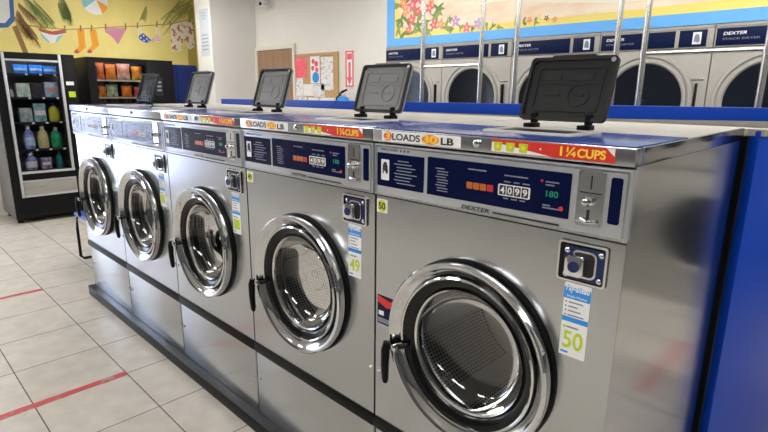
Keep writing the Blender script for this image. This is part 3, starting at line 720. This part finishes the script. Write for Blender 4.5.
for key, ss_ in FR.items():
    b = MB()
    for p, q in ss_:
        P, Q = Vector(p), Vector(q); d = Q - P; n = Vector((-d.y, d.x)).normalized()
        b.prism(stroke(p, q, .006, .003), 'x', XL + .0035, XL + .0055)
        for k in range(15):
            t = k / 15; c = P + d * t
            for s in (-1, 1):
                ln = .13 * math.sin(PI * min(1, t * .8 + .2)) * random.uniform(.8, 1.15)
                e = c + d.normalized() * ln * .75 + n * s * ln * .38 + Vector((0, -ln * .35))
                b.prism(stroke(tuple(c), tuple(e), .0040, .001), 'x', XL + .0035, XL + .0052)
    b.build('palm_frond', {'L1': 'm_brown', 'L2': 'm_green', 'L3': 'm_green', 'R': 'm_green2'}[key], mu, off, smooth=False)
sf = flatx(mu, off, [(-.30, 2.175), (.243, 2.175), (.379, 2.193), (.452, 2.272), (.477, 2.57), (.48, 2.85), (-.30, 2.85)], 'blue_sign_border', 'm_signblue', .0035, .006)
flatx(sf, off, [(-.24, 2.23), (.25, 2.23), (.356, 2.24), (.414, 2.312), (.432, 2.565), (.435, 2.80), (-.24, 2.80)], 'sign_face', 'm_white', .0055, .0075)
rope = [(.503, 2.243), (.683, 2.226), (.982, 2.224), (1.142, 2.244), (1.442, 2.288), (1.892, 2.348), (2.312, 2.414), (2.645, 2.514)]
flatx(mu, off, [(y, z + .005) for y, z in rope] + [(y, z - .005) for y, z in rope[::-1]], 'clothesline', 'm_rope', .0035, .005)
pn = flatx(mu, off, [(.698, 2.182), (.966, 2.175), (.879, 2.091), (.826, 2.052), (.788, 2.049), (.732, 2.115)], 'painted_briefs', 'm_white', .0035, .006)
flatx(pn, off, [(.681, 2.209), (.826, 2.187), (.983, 2.23), (.978, 2.182), (.864, 2.149), (.8, 2.15), (.698, 2.176)], 'waistband', 'm_red', .0055, .0075)
flatx(pn, off, [(.697, 2.17), (.789, 2.061), (.767, 2.054), (.705, 2.114)], 'aqua_trim', 'm_aqua', .0055, .007)
flatx(pn, off, [(.954, 2.168), (.865, 2.061), (.845, 2.07), (.883, 2.137)], 'aqua_trim', 'm_aqua', .0055, .007)
for pts, hp in (([(1.107, 2.234), (1.188, 2.241), (1.18, 2.065), (1.187, 2.029), (1.11, 1.957), (1.051, 1.947), (1.043, 1.971), (1.107, 2.036)], [(1.043, 1.971), (1.075, 1.995), (1.105, 1.957), (1.074, 1.942), (1.046, 1.945)]),
                ([(1.252, 2.247), (1.33, 2.254), (1.338, 2.113), (1.345, 2.064), (1.278, 1.998), (1.202, 1.956), (1.193, 1.98), (1.261, 2.058)], [(1.193, 1.98), (1.226, 2.004), (1.257, 1.971), (1.226, 1.954), (1.197, 1.954)])):
    s_ = flatx(mu, off, pts, 'painted_sock', 'm_sock', .0035, .006); flatx(s_, off, hp, 'sock_toe', 'm_red', .0055, .007)
s_ = flatx(mu, off, [(1.44, 2.27), (1.704, 2.293), (1.673, 2.239), (1.581, 2.086), (1.516, 2.176), (1.436, 2.232)], 'painted_bikini_bottom', 'm_pink', .0035, .006)
flatx(s_, off, [(1.441, 2.282), (1.712, 2.306), (1.701, 2.267), (1.436, 2.238)], 'waistband', 'm_pinkband', .0055, .007)
s_ = flatx(mu, off, [(1.859, 2.216), (1.923, 2.26), (2.024, 2.176), (1.993, 2.135), (1.925, 2.136), (1.862, 2.177)], 'painted_bikini_top', 'm_blue', .0035, .006)
flatx(s_, off, [(2.024, 2.176), (2.1, 2.248), (2.153, 2.226), (2.163, 2.173), (2.035, 2.151)], 'striped_cup', 'm_stripe', .0035, .006)
for y, z in ((1.885, 2.195), (1.925, 2.225), (1.925, 2.16), (1.965, 2.185), (1.99, 2.155)): flatx(s_, off, circ(y, z, .012, 8), 'white_dot', 'm_white', .0055, .007)
for a_, c_ in (((1.856, 2.345), (1.862, 2.216)), ((1.862, 2.345), (1.923, 2.262)), ((2.12, 2.38), (2.10, 2.25)), ((2.13, 2.38), (2.155, 2.228))): flatx(s_, off, stroke(a_, c_, .006, .006), 'bikini_string', 'm_white', .0035, .006)
for z in (2.165, 2.195, 2.222): flatx(s_, off, [(2.06, z - .004), (2.155, z - .004), (2.155, z + .004), (2.06, z + .004)], 'white_stripe', 'm_white', .0055, .007)
flatx(mu, off, [(2.318, 2.401), (2.645, 2.507), (2.653, 2.125), (2.565, 2.077), (2.487, 2.238), (2.442, 2.056), (2.294, 2.047)], 'painted_swim_shorts', 'm_trunks', .0048, .0065)
for y, z in ((.708, 2.225), (.965, 2.225), (1.146, 2.243), (1.275, 2.26), (1.446, 2.29), (1.698, 2.32), (1.856, 2.345), (2.12, 2.385), (2.316, 2.415)):
    flatx(mu, off, [(y - .011, z - .03), (y + .009, z - .03), (y + .014, z + .045), (y - .004, z + .045)], 'painted_clothespin', 'm_rope', .0055, .008)
bl = flatx(mu, off, circ(1.35, 2.59, .155, 28), 'painted_beach_ball', 'm_white', .0035, .005)
for a0, a1, mt in ((150, 215, 'm_aqua'), (300, 345, 'm_sock'), (30, 90, 'm_aqua')):
    flatx(bl, off, [(1.37, 2.62)] + [(1.35 + .155 * math.cos(math.radians(a0 + (a1 - a0) * k / 8)), 2.59 + .155 * math.sin(math.radians(a0 + (a1 - a0) * k / 8))) for k in range(9)], 'ball_panel', mt, .0048, .0062)

# flower and dune mural over the dryers
off = (2.0, YB, 1.96)
fm = thing('dune_flower_mural', 'bright beach dune mural with flowers and sky blue border above the dryers', 'mural', off)
def flaty(parent, pts, name, mat, d0, d1): return MB().prism(pts, 'y', YB - d1, YB - d0).build(name, mat, parent, off, smooth=False)
MB().frame([(.13, 1.963), (4.4, 1.963), (4.4, ZC - .003), (.13, ZC - .003)], [(.235, 2.043), (4.3, 2.043), (4.3, 2.82), (.235, 2.82)], 'y', YB - .008, YB - .0005).build('blue_border', 'sky_blue', fm, off, smooth=False)
flaty(fm, [(.235, 2.043), (4.3, 2.043), (4.3, 2.82), (.235, 2.82)], 'yellow_ground', 'sun_yellow', .0005, .003)
flaty(fm, [(.30, 2.13), (.8, 2.085), (1.4, 2.10), (1.9, 2.095), (2.5, 2.10), (3.2, 2.105), (4.29, 2.11), (4.29, 2.81), (.28, 2.81)], 'dunes', 'f_dune', .0029, .0042)
flaty(fm, [(2.0, 2.33), (2.5, 2.245), (3.0, 2.225), (4.29, 2.20), (4.29, 2.81), (1.9, 2.81)], 'sea', 'f_water', .004, .0052)
flaty(fm, [(1.25, 2.28), (1.6, 2.27), (2.0, 2.21), (2.5, 2.16), (3.0, 2.15), (3.5, 2.125), (3.5, 2.15), (3.0, 2.19), (2.5, 2.22), (2.0, 2.30), (1.6, 2.36)], 'dune_ridge', 'f_cream', .004, .0056)
random.seed(11)
FL = [(.357, 2.377, .06, 'f_orange'), (.478, 2.346, .075, 'f_pink'), (.469, 2.207, .06, 'f_hot'), (.432, 2.115, .045, 'f_pink'), (.387, 2.289, .055, 'f_orange'), (.56, 2.40, .06, 'f_pink'), (.698, 2.297, .06, 'f_hot'), (.720, 2.37, .05, 'f_orange'),
      (.754, 2.137, .055, 'f_hot'), (.839, 2.138, .055, 'f_orange'), (1.016, 2.15, .055, 'f_purple'), (1.144, 2.085, .05, 'f_pink'), (1.263, 2.11, .05, 'f_purple'), (.33, 2.44, .05, 'f_pink'), (.55, 2.28, .05, 'f_hot'),
      (1.78, 2.10, .028, 'f_orange'), (1.863, 2.118, .026, 'sun_yellow'), (2.004, 2.084, .026, 'f_orange'), (1.93, 2.10, .024, 'm_brown'), (.62, 2.45, .07, 'f_hot')]
LV = [(.30, 2.36), (.33, 2.22), (.29, 2.14), (.37, 2.09), (.50, 2.09), (.55, 2.15), (.60, 2.25), (.63, 2.18), (.50, 2.28), (.41, 2.20), (.90, 2.10), (.95, 2.17), (1.07, 2.09), (1.20, 2.06), (.79, 2.21), (.97, 2.07), (.66, 2.10), (.80, 2.28), (1.36, 2.075), (1.42, 2.07), (1.5, 2.06), (1.72, 2.09), (1.83, 2.08), (.45, 2.42), (1.65, 2.10)]
for i, (x, z) in enumerate(LV):
    b = MB(); s = .085 if x < .95 else .04
    for k in range(5):
        a = random.uniform(0, 2 * PI); b.prism(stroke((x, z), (x + s * math.cos(a), z + s * math.sin(a)), s * .22, s * .1), 'y', YB - .0066 - k * .00008, YB - .004)
    b.build('painted_leaves', 'f_leaf' if i % 2 else 'f_leaf2', fm, off, smooth=False)
for x, z, r_, mt in FL:
    pts = [(x + r_ * (.72 + .28 * math.cos(5 * a)) * math.cos(a + x * 9), z + r_ * (.72 + .28 * math.cos(5 * a)) * math.sin(a + x * 9)) for a in [2 * PI * k / 30 for k in range(30)]]
    f = flaty(fm, pts, 'painted_flower', mt, .006, .0078)
    flaty(f, circ(x, z, r_ * .22, 10), 'flower_centre', 'sun_yellow', .0075, .009)

# notice on the column
n_ = MB().box(-2.665, -2.425, 2.334, 2.3395, 1.945, 2.525).build('wall_notice', plain('pale blue notice', (.58, .63, .68), .12), None, smooth=False)
tag(n_, 'tall pale glossy notice hung on the white column', 'notice')
M['fblue'] = plain('faded blue print', (.30, .38, .55), .5)
for k in range(3): MB().box(-2.61, -2.49 + .01 * (k % 2), 2.332, 2.3345, 2.47 - k * .035, 2.485 - k * .035).build('heading_line', 'fblue', n_, smooth=False)
random.seed(5)
for k in range(5): MB().box(-2.63, -2.48 + random.uniform(-.03, .03), 2.332, 2.3345, 2.20 - k * .045, 2.212 - k * .045).build('text_line', 'greyink', n_, smooth=False)
# security camera bracket
o = (-2.0, YB, 2.62)
t = thing('security_camera', 'small white camera on a bracket high on the back wall', 'security camera', o)
MB().box(-2.11, -2.03, 2.955, 2.999, 2.60, 2.70).build('mount_plate', 'white', t, o, bevel=.005)
MB().tube([(-2.07, 2.97, 2.66), (-2.03, 2.92, 2.68), (-1.99, 2.90, 2.64)], .012, 10).build('arm', 'vend_frame', t, o)
MB().box(-2.03, -1.94, 2.84, 2.95, 2.56, 2.625).build('housing', 'white', t, o, bevel=.008)
MB().lathe([(.022, 0), (.022, -.012), (.008, -.014)], (-1.985, 2.84, 2.592), 'y', 16, cap1=True).build('lens', 'black_gloss', t, o)

# corkboard with its papers (each sheet a thing of its own)
o = (-1.08, YB, 1.0)
t = thing('corkboard', 'cork notice board with oak frame between brown door and fire sign', 'notice board', o)
MB().box(-1.49, -.67, 2.985, 2.999, 1.0, 1.935).build('cork_sheet', 'cork', t, o, smooth=False)
MB().frame([(-1.515, .98), (-.65, .98), (-.65, 1.955), (-1.515, 1.955)], [(-1.485, 1.01), (-.68, 1.01), (-.68, 1.925), (-1.485, 1.925)], 'y', 2.975, 2.9985).build('board_frame', 'woodframe', t, o, smooth=False)
M['paper'] = noisy('white paper', (.74, .73, .71), (.80, .79, .77), 20, .7)
M['paper_pink'] = noisy('hot pink paper', (.80, .10, .16), (.86, .16, .22), 12, .7)
M['paper_print'] = noisy('grey printed paper', (.42, .42, .44), (.76, .75, .73), 26, .7, 3, (1, 1, 2), .36, .48)
def sheet(x0, x1, z0, z1, mat, lab, yy=2.983, cat='paper'):
    return tag(MB().box(x0, x1, yy - .0016, yy + .001, z0, z1).build('pinned_paper', mat, smooth=False), lab, cat, 'papers on the corkboard')
p = sheet(-1.472, -1.245, 1.675, 1.905, 'paper_pink', 'bright pink sheet at the top left of the corkboard')
for k in range(4): MB().box(-1.44, -1.30 + .02 * (k % 2), 2.9805, 2.982, 1.85 - k * .045, 1.862 - k * .045).build('printed_line', 'redsoft', p, smooth=False)
p = sheet(-1.165, -.985, 1.60, 1.92, 'paper', 'white poster with red and blue pictures on the corkboard, right of the pink sheet')
for x, z, r_ in ((-1.11, 1.86, .03), (-1.05, 1.83, .035), (-1.12, 1.78, .03), (-1.04, 1.76, .03)): MB().prism(circ(x, z, r_, 12), 'y', 2.9802, 2.982).build('red_print', 'redsoft', p, smooth=False)
MB().prism(circ(-1.065, 1.67, .065, 18), 'y', 2.9802, 2.982).build('blue_print', 'sticker_blue', p, smooth=False)
sheet(-.960, -.735, 1.52, 1.905, 'paper_print', 'tall white printed sheet at the top right of the corkboard')
sheet(-1.482, -1.325, 1.445, 1.665, 'paper_print', 'small white sheet just under the pink sheet')
sheet(-1.318, -1.115, 1.45, 1.592, 'paper', 'small white slip under the red and blue poster, left one')
sheet(-1.11, -.90, 1.44, 1.592, 'paper_print', 'small white slip under the red and blue poster, right one')
sheet(-1.475, -1.255, 1.06, 1.438, 'paper_print', 'printed white sheet at the bottom left of the corkboard')
sheet(-1.225, -1.02, 1.06, 1.43, 'paper', 'plain white sheet at the bottom middle of the corkboard')
sheet(-.995, -.70, 1.06, 1.432, 'paper_print', 'printed white sheet at the bottom right of the corkboard')
# fire sign and extinguisher
s_ = tag(MB().box(-.528, -.392, 2.994, 2.9995, 1.56, 1.955).build('fire_sign', 'white', smooth=False), 'tall narrow white and red sign with a red arrow pointing down', 'sign')
m = MB().frame([(-.528, 1.56), (-.392, 1.56), (-.392, 1.955), (-.528, 1.955)], [(-.508, 1.575), (-.412, 1.575), (-.412, 1.94), (-.508, 1.94)], 'y', 2.992, 2.9945)
m.build('red_border', 'redsoft', s_, smooth=False)
MB().prism([(-.478, 1.83), (-.442, 1.83), (-.442, 1.665), (-.415, 1.665), (-.46, 1.58), (-.505, 1.665), (-.478, 1.665)], 'y', 2.992, 2.9945).build('arrow', 'redsoft', s_, smooth=False)
MB().box(-.50, -.42, 2.9925, 2.9945, 1.86, 1.925).build('heading_block', 'redsoft', s_, smooth=False)
o = (-.49, 2.90, .95)
t = thing('fire_extinguisher', 'red fire extinguisher with black handle and blue label under the red arrow sign', 'fire extinguisher', o)
MB().lathe([(.06, .95), (.068, .96), (.068, 1.40), (.058, 1.435), (.03, 1.455), (.022, 1.46)], (-.49, 2.915, 0), 'z', 28, cap0=True, cap1=True).build('cylinder', 'red', t, o)
MB().lathe([(.0695, 1.25), (.0695, 1.402), (.0595, 1.437), (.04, 1.452)], (-.49, 2.915, 0), 'z', 28).build('blue_label', 'sticker_blue', t, o)
MB().box(-.515, -.465, 2.89, 2.94, 1.455, 1.485).build('valve', 'chrome_soft', t, o, bevel=.005)
MB().tube([(-.53, 2.905, 1.475), (-.47, 2.90, 1.505), (-.40, 2.895, 1.525)], [.015, .015, .011], 8).build('carry_handle', 'black', t, o)
MB().tube([(-.52, 2.915, 1.475), (-.585, 2.91, 1.44), (-.59, 2.91, 1.25), (-.565, 2.905, 1.08)], .011, 8).build('hose', 'black', t, o)
MB().box(-.53, -.45, 2.975, 3.0, 1.1, 1.3).build('wall_hook', 'black', t, o, smooth=False)

# ------------------------------------------------------------------ vending machines
FX, BX = -2.80, -3.46
def vend_shell(t, o, y0, y1, zt, wy0, wy1, wz0, wz1, side='vend_black'):
    b = MB(); b.box(BX, FX - .03, y0, y0 + .03, .06, zt); b.box(BX, FX - .03, y1 - .03, y1, .06, zt)
    b.box(BX, FX - .03, y0 + .03, y1 - .03, zt - .03, zt); b.box(BX, BX + .03, y0 + .03, y1 - .03, .06, zt - .03); b.box(BX + .03, FX - .03, y0 + .03, y1 - .03, .06, .09)
    b.build('cabinet', side, t, o, smooth=False)
    b = MB().frame([(y0, .06), (y1, .06), (y1, zt), (y0, zt)], [(wy0, wz0), (wy1, wz0), (wy1, wz1), (wy0, wz1)], 'x', FX - .03, FX)
    b.build('front_face', 'vend_black', t, o, smooth=False)
    MB().box(FX - .018, FX - .012, wy0, wy1, wz0, wz1).build('window_glass', 'pane', t, o, smooth=False)
    for y in (y0 + .05, y1 - .05):
        for x in (FX - .1, BX + .08): MB().lathe([(.03, 0), (.03, .06)], (x, y, 0), 'z', 12, cap0=True, cap1=True).build('foot', 'black', t, o)

V1 = [(.325, 1.69, .131, .096), (.472, 1.695, .126, .098), (.609, 1.70, .13, .088), (.324, 1.431, .132, .152), (.459, 1.443, .117, .154), (.601, 1.432, .131, .168), (.216, 1.431, .037, .086),
      (.315, 1.178, .123, .155), (.455, 1.152, .118, .202), (.601, 1.16, .112, .205), (.319, .853, .106, .258), (.456, .855, .109, .251), (.591, .846, .123, .232), (.306, .589, .116, .205), (.452, .598, .101, .128), (.593, .585, .073, .189)]
o = (-3.13, .44, 0)
t = thing('detergent_vending_machine', 'black vending machine full of detergent and soap at the left edge', 'vending machine', o)
vend_shell(t, o, .055, .835, 1.882, .165, .665, .60, 1.80, 'vend_side')
for y in (.150, .682):
    MB().box(FX, FX + .018, y - .014, y + .014, .30 if y < .4 else .58, 1.878).build('front_post', 'vend_frame', t, o, bevel=.003)
MB().box(FX, FX + .014, .165, .668, 1.79, 1.812).build('light_rail', 'vend_frame', t, o, bevel=.003)
MB().box(FX, FX + .014, .165, .70, .565, .592).build('sill_rail', 'vend_frame', t, o, bevel=.003)
MB().box(FX, FX + .012, .165, .70, .475, .490).build('delivery_rail', 'vend_frame', t, o, bevel=.002)
dv = MB().box(FX, FX + .010, .168, .70, .325, .474).build('delivery_door', noisy('brushed silver flap', (.42, .40, .36), (.52, .50, .46), 6, .35, 3, (1, .3, 2), metal=.6), t, o, smooth=False)
MB().box(FX, FX + .014, .165, .70, .300, .324).build('lower_rail', 'vend_frame', t, o, bevel=.003)
MB().box(FX, FX + .008, .705, .83, .62, 1.86).build('coin_panel', 'vend_black', t, o, bevel=.003)
MB().box(FX + .008, FX + .012, .72, .80, 1.545, 1.585).build('price_display', 'white', t, o, smooth=False)
MB().box(FX + .008, FX + .012, .735, .805, 1.41, 1.475).build('keypad', 'lime', t, o, smooth=False)
MB().box(FX + .008, FX + .020, .74, .80, 1.22, 1.30).build('coin_slot_plate', 'chrome_soft', t, o, bevel=.003)
MB().tube([(FX - .06, .18, 1.828), (FX - .06, .65, 1.828)], .012, 8).build('light_tube', 'lamp_small', t, o)
for z in (1.675, 1.42, 1.145, .842, .60):
    s_ = MB().box(BX + .05, FX - .045, .09, .70, z - .022, z - .012).build('shelf', 'shelf', t, o, smooth=False)
    MB().box(FX - .05, FX - .043, .09, .70, z - .032, z - .010).build('shelf_edge', 'shelf', s_, o, smooth=False)
    for y in (.325, .46, .60): MB().box(FX - .043, FX - .039, y - .012 + .03, y + .012 + .03, z - .030, z - .012).build('price_tag', 'white', s_, o, smooth=False)
SZ = {0: 1.663, 3: 1.408, 7: 1.133, 10: .830, 13: .588}
def shelf_z(i):
    k = max(j for j in SZ if j <= i); return SZ[k] + .0005
def bottle(y, z, w, h, body, cap, label, lab_mat=None, handle=False):
    r = thing('detergent_bottle', label, 'bottle', (-2.97, y, z), 'products in the detergent machine')
    hw = w / 2; d = .04
    pts = []
    prof = [(hw * .9, 0), (hw, .02), (hw, h * .55), (hw * .8, h * .72), (hw * .36, h * .82), (hw * .34, h * .86)]
    b = MB().lathe(prof, (0, 0, 0), 'z', 24, cap0=True, cap1=True); b.xform(Matrix.Diagonal((d / hw if d < hw else 1, 1, 1, 1)))
    b.build('bottle_body', body, r)
    MB().lathe([(hw * .42, h * .85), (hw * .42, h * .97), (hw * .34, h)], (0, 0, 0), 'z', 20, cap0=True, cap1=True).build('cap', cap, r)
    if lab_mat:
        b = MB().lathe([(hw * 1.012, h * .14), (hw * 1.012, h * .50)], (0, 0, 0), 'z', 24); b.xform(Matrix.Diagonal((d / hw if d < hw else 1, 1, 1, 1))); b.build('bottle_label', lab_mat, r)
    return r
def carton(y, z, w, h, mat, label, strip=None, name='soap_box'):
    r = thing(name, label, 'box' if name == 'soap_box' else 'pack', (-2.97, y, z), 'products in the detergent machine')
    MB().box(-.04, .035, -w / 2, w / 2, 0, h).build('carton', mat, r, bevel=.004)
    if strip: MB().box(.035, .037, -w / 2 + .008, w / 2 - .008, h * .35, h * .62).build('printed_band', strip, r, smooth=False)
    return r
C = lambda n, a, b_, s=18: noisy(n, a, b_, s, .45, 3, spec=.2)
M['p_sky'] = C('sky blue wrap', (.01, .17, .75), (.04, .30, .90)); M['p_wg'] = C('white green wrap', (.35, .58, .42), (.80, .84, .76)); M['p_dk'] = C('dark wrap', (.02, .02, .03), (.05, .04, .06))
M['p_bw'] = C('blue white wrap', (.20, .42, .70), (.66, .72, .80)); M['p_gw'] = C('grey white wrap', (.20, .24, .26), (.50, .54, .56)); M['p_teal'] = C('pale teal wrap', (.08, .30, .36), (.40, .55, .58))
M['p_pur'] = plain('purple plastic', (.04, .02, .22), .3); M['p_yel'] = plain('yellow label', (.62, .56, .04), .4); M['p_lav'] = C('lavender plastic', (.07, .12, .45), (.36, .34, .62))
M['p_tan'] = C('tan yellow plastic', (.50, .40, .16), (.66, .56, .30)); M['p_grn'] = C('green plastic', (.01, .20, .08), (.04, .38, .18)); M['p_dteal'] = C('dark teal plastic', (.01, .12, .13), (.04, .26, .26))
M['p_dpur'] = C('dark violet wrap', (.10, .05, .16), (.50, .42, .56))
for i, s in ((0, 'left'), (1, 'middle'), (2, 'right')):
    y, z, w, h = V1[i]; carton(y, shelf_z(i), w, h, 'p_sky', 'sky blue pack on the top shelf of the detergent machine, ' + s + ' of three', 'p_bw', 'detergent_pack')
y, z, w, h = V1[3]; carton(y, shelf_z(3), w, h, 'p_wg', 'white and green carton on the second shelf of the detergent machine', 'p_wg')
y, z, w, h = V1[4]; carton(y, shelf_z(4), w, h, 'p_dk', 'dark carton in the middle of the second shelf of the detergent machine')
y, z, w, h = V1[5]; carton(y, shelf_z(5), w, h, 'p_bw', 'blue and white pack at the right of the second shelf', 'm_stripe', 'detergent_pack')
y, z, w, h = V1[6]; bottle(y, shelf_z(6), w, h, 'm_white', 'white', 'slim white bottle at the left end of the second shelf')
y, z, w, h = V1[7]; carton(y, shelf_z(7), w, h, 'p_gw', 'grey and white pack at the left of the third shelf', None, 'detergent_pack')
y, z, w, h = V1[8]; carton(y, shelf_z(8), w, h, 'p_teal', 'pale teal pack in the middle of the third shelf', 'm_white', 'detergent_pack')
y, z, w, h = V1[9]; bottle(y, shelf_z(9), w, h, 'p_yel', 'p_pur', 'yellow bottle with purple cap on the third shelf', 'p_yel')
y, z, w, h = V1[10]; bottle(y, shelf_z(10), w, h, 'p_lav', 'white', 'lavender blue bottle at the left of the fourth shelf', 'p_bw')
y, z, w, h = V1[11]; bottle(y, shelf_z(11), w, h, 'p_tan', 'white', 'tan yellow bottle in the middle of the fourth shelf', 'p_tan')
y, z, w, h = V1[12]; bottle(y, shelf_z(12), w, h, 'p_grn', 'p_gw', 'green bottle at the right of the fourth shelf', 'p_grn')
y, z, w, h = V1[13]; bottle(y, shelf_z(13), w, h * .95, 'p_lav', 'white', 'blue and white bottle at the left of the bottom shelf', 'm_white')
y, z, w, h = V1[14]; carton(y, shelf_z(14), w, h, 'p_dpur', 'dark violet pack in the middle of the bottom shelf', 'm_white', 'detergent_pack')
y, z, w, h = V1[15]; bottle(y, shelf_z(15), w, h, 'p_dteal', 'p_dteal', 'dark teal bottle at the right of the bottom shelf')

# snack machine
o = (-3.13, 1.45, 0)
t = thing('snack_vending_machine', 'black vending machine with lit shelves of snack bags', 'vending machine', o)
vend_shell(t, o, .965, 1.985, 1.872, 1.055, 1.64, .70, 1.815)
MB().box(FX, FX + .010, 1.655, 1.97, .70, 1.84).build('control_panel', 'vend_black', t, o, bevel=.003)
k_ = MB().box(FX + .010, FX + .016, 1.735, 1.83, 1.43, 1.66).build('keypad', 'lid', t, o, bevel=.003)
for r_ in range(3): MB().box(FX + .016, FX + .018, 1.755, 1.81, 1.585 - r_ * .05, 1.61 - r_ * .05).build('key_row', 'greyink', k_, o, smooth=False)
MB().tube([(FX - .06, 1.06, 1.828), (FX - .06, 1.62, 1.828)], .009, 8).build('light_tube', 'lamp_small', t, o)
for z in (1.625, 1.42, 1.15, .9):
    s_ = MB().box(BX + .05, FX - .045, 1.0, 1.65, z - .018, z - .008).build('shelf', 'shelf', t, o, smooth=False)
    MB().box(FX - .045, FX - .040, 1.0, 1.64, z - .026, z - .008).build('price_strip', plain('tan price strip', (.50, .38, .28), .5), s_, o, smooth=False)
V2 = [(1.139, 1.624, .096, .212), (1.26, 1.627, .127, .203), (1.41, 1.625, .162, .212), (1.571, 1.635, .136, .185), (1.139, 1.423, .091, .143), (1.254, 1.423, .14, .157), (1.427, 1.436, .133, .147), (1.562, 1.436, .10, .137)]
M['s_or'] = C('orange red foil', (.60, .045, .004), (.66, .20, .04), 20); M['s_o'] = C('orange foil', (.66, .12, .004), (.68, .24, .02), 22); M['s_wr'] = C('white and orange foil', (.62, .10, .015), (.60, .48, .40), 16)
M['s_yo'] = C('yellow orange foil', (.60, .08, .01), (.66, .42, .02), 14); M['s_gr'] = C('green foil', (.04, .22, .08), (.60, .58, .40), 20); M['s_rd'] = C('dark red foil', (.40, .03, .03), (.55, .15, .10), 20)
def bag(y, z, w, h, mat, label):
    b = MB(); n = 10; bm = b.bm; rows = {}
    for s in (1, -1):
        for i in range(n + 1):
            for j in range(n + 1):
                u, v = i / n, j / n; e = min(u, 1 - u, v, 1 - v)
                bul = .034 * (math.sin(PI * u) ** .6) * (math.sin(PI * v) ** .5)
                pin = 1 - .10 * math.sin(PI * v)
                rows[s, i, j] = bm.verts.new((s * (bul + .0005), (u - .5) * w * pin, v * h))
        for i in range(n):
            for j in range(n): bm.faces.new([rows[s, i, j], rows[s, i + 1, j], rows[s, i + 1, j + 1], rows[s, i, j + 1]])
    bmesh.ops.remove_doubles(bm, verts=bm.verts[:], dist=.0015)
    ob = b.build('snack_bag', mat, smooth=True, ang=60); ob.location = (-2.93, y, z); ob.rotation_euler = (0, 0, 0)
    return tag(ob, label, 'snack bag', 'snack bags in the vending machine')
for (y, z, w, h), mt, lab in zip(V2, ('s_or', 's_o', 's_wr', 's_yo', 's_o', 's_gr', 's_o', 's_rd'),
    ('orange red snack bag at the left of the top snack shelf', 'orange snack bag second from left on the top snack shelf', 'white and orange snack bag on the top snack shelf', 'yellow and orange snack bag at the right of the top snack shelf',
     'small orange snack bag at the left of the second snack shelf', 'green snack bag on the second snack shelf', 'orange snack bag right of the green one on the second snack shelf', 'dark red snack bag at the right end of the second snack shelf')):
    bag(y, (1.618 if z > 1.5 else 1.413), w, h * .93, mt, lab)
# navy cabinet beside the column
o = (-3.1, 2.16, 0)
t = thing('navy_cabinet', 'tall navy blue cabinet between snack machine and white column', 'cabinet', o)
MB().box(BX, FX - .03, 2.0, 2.33, .0, 1.83).build('cabinet', 'navy_cab', t, o, bevel=.006)
d_ = MB().box(FX - .029, FX - .008, 2.045, 2.325, .06, 1.80).build('door', 'navy_cab', t, o, bevel=.006)
MB().tube([(FX - .008, 2.06, .95), (FX + .03, 2.06, .96), (FX + .03, 2.06, 1.10), (FX - .008, 2.06, 1.11)], .008, 8).build('handle', 'chrome_soft', d_, o)

# blue chair tucked between the farthest washer and the vending machines
o = (-.70, .42, 0)
t = thing('blue_chair', 'blue chair with black tube legs behind the far end of the washers', 'chair', o)
b = MB(); b.box(-.955, -.50, .165, .63, .415, .445); b.build('seat', 'chair_blue', t, o, bevel=.012, seg=3)
b = MB(); b.prism(rr(-.94, -.515, .60, .86, .04), 'y', .655, .675); b.build('backrest', 'chair_blue', t, o, bevel=.006)
for x in (-.945, -.51):
    MB().tube([(x, .62, .41), (x, .185, .405), (x, .175, .30), (x, .175, .04), (x, .20, .014), (x, .63, .014), (x, .66, .04), (x, .662, .30), (x, .66, .84)], .0125, 10).build('side_frame', 'black', t, o)
MB().tube([(-.945, .40, .398), (-.51, .40, .398)], .010, 8).build('cross_tube', 'black', t, o)

# ------------------------------------------------------------------ light, world, camera
w = bpy.data.worlds.new('sky'); sc.world = w; w.use_nodes = True
bg = w.node_tree.nodes['Background']; bg.inputs['Color'].default_value = (.70, .80, 1, 1); bg.inputs['Strength'].default_value = 3.6
sl = bpy.data.lights.new('sun', 'SUN'); sl.energy = 4.5; sl.angle = math.radians(1); sl.color = (1, .98, .98)
so = bpy.data.objects.new('sun', sl); COL.objects.link(so); so.location = (-8, 4, 8)
so.rotation_euler = Vector((.52, -.32, -.80)).to_track_quat('-Z', 'Y').to_euler()
cam = bpy.data.cameras.new('camera'); co = bpy.data.objects.new('camera', cam); COL.objects.link(co)
co.location = (4.109, -1.100, 1.499); co.rotation_euler = [math.radians(a) for a in (76.576, -.588, 44.442)]
cam.sensor_width = 36; cam.lens = 517.126 / 768 * 36; cam.clip_start = .02; cam.clip_end = 100
sc.camera = co
sc.view_settings.view_transform = 'Standard'; sc.view_settings.look = 'None'
sc.view_settings.gamma = 1; sc.view_settings.use_curve_mapping = False
sc.view_settings.exposure = 1.2
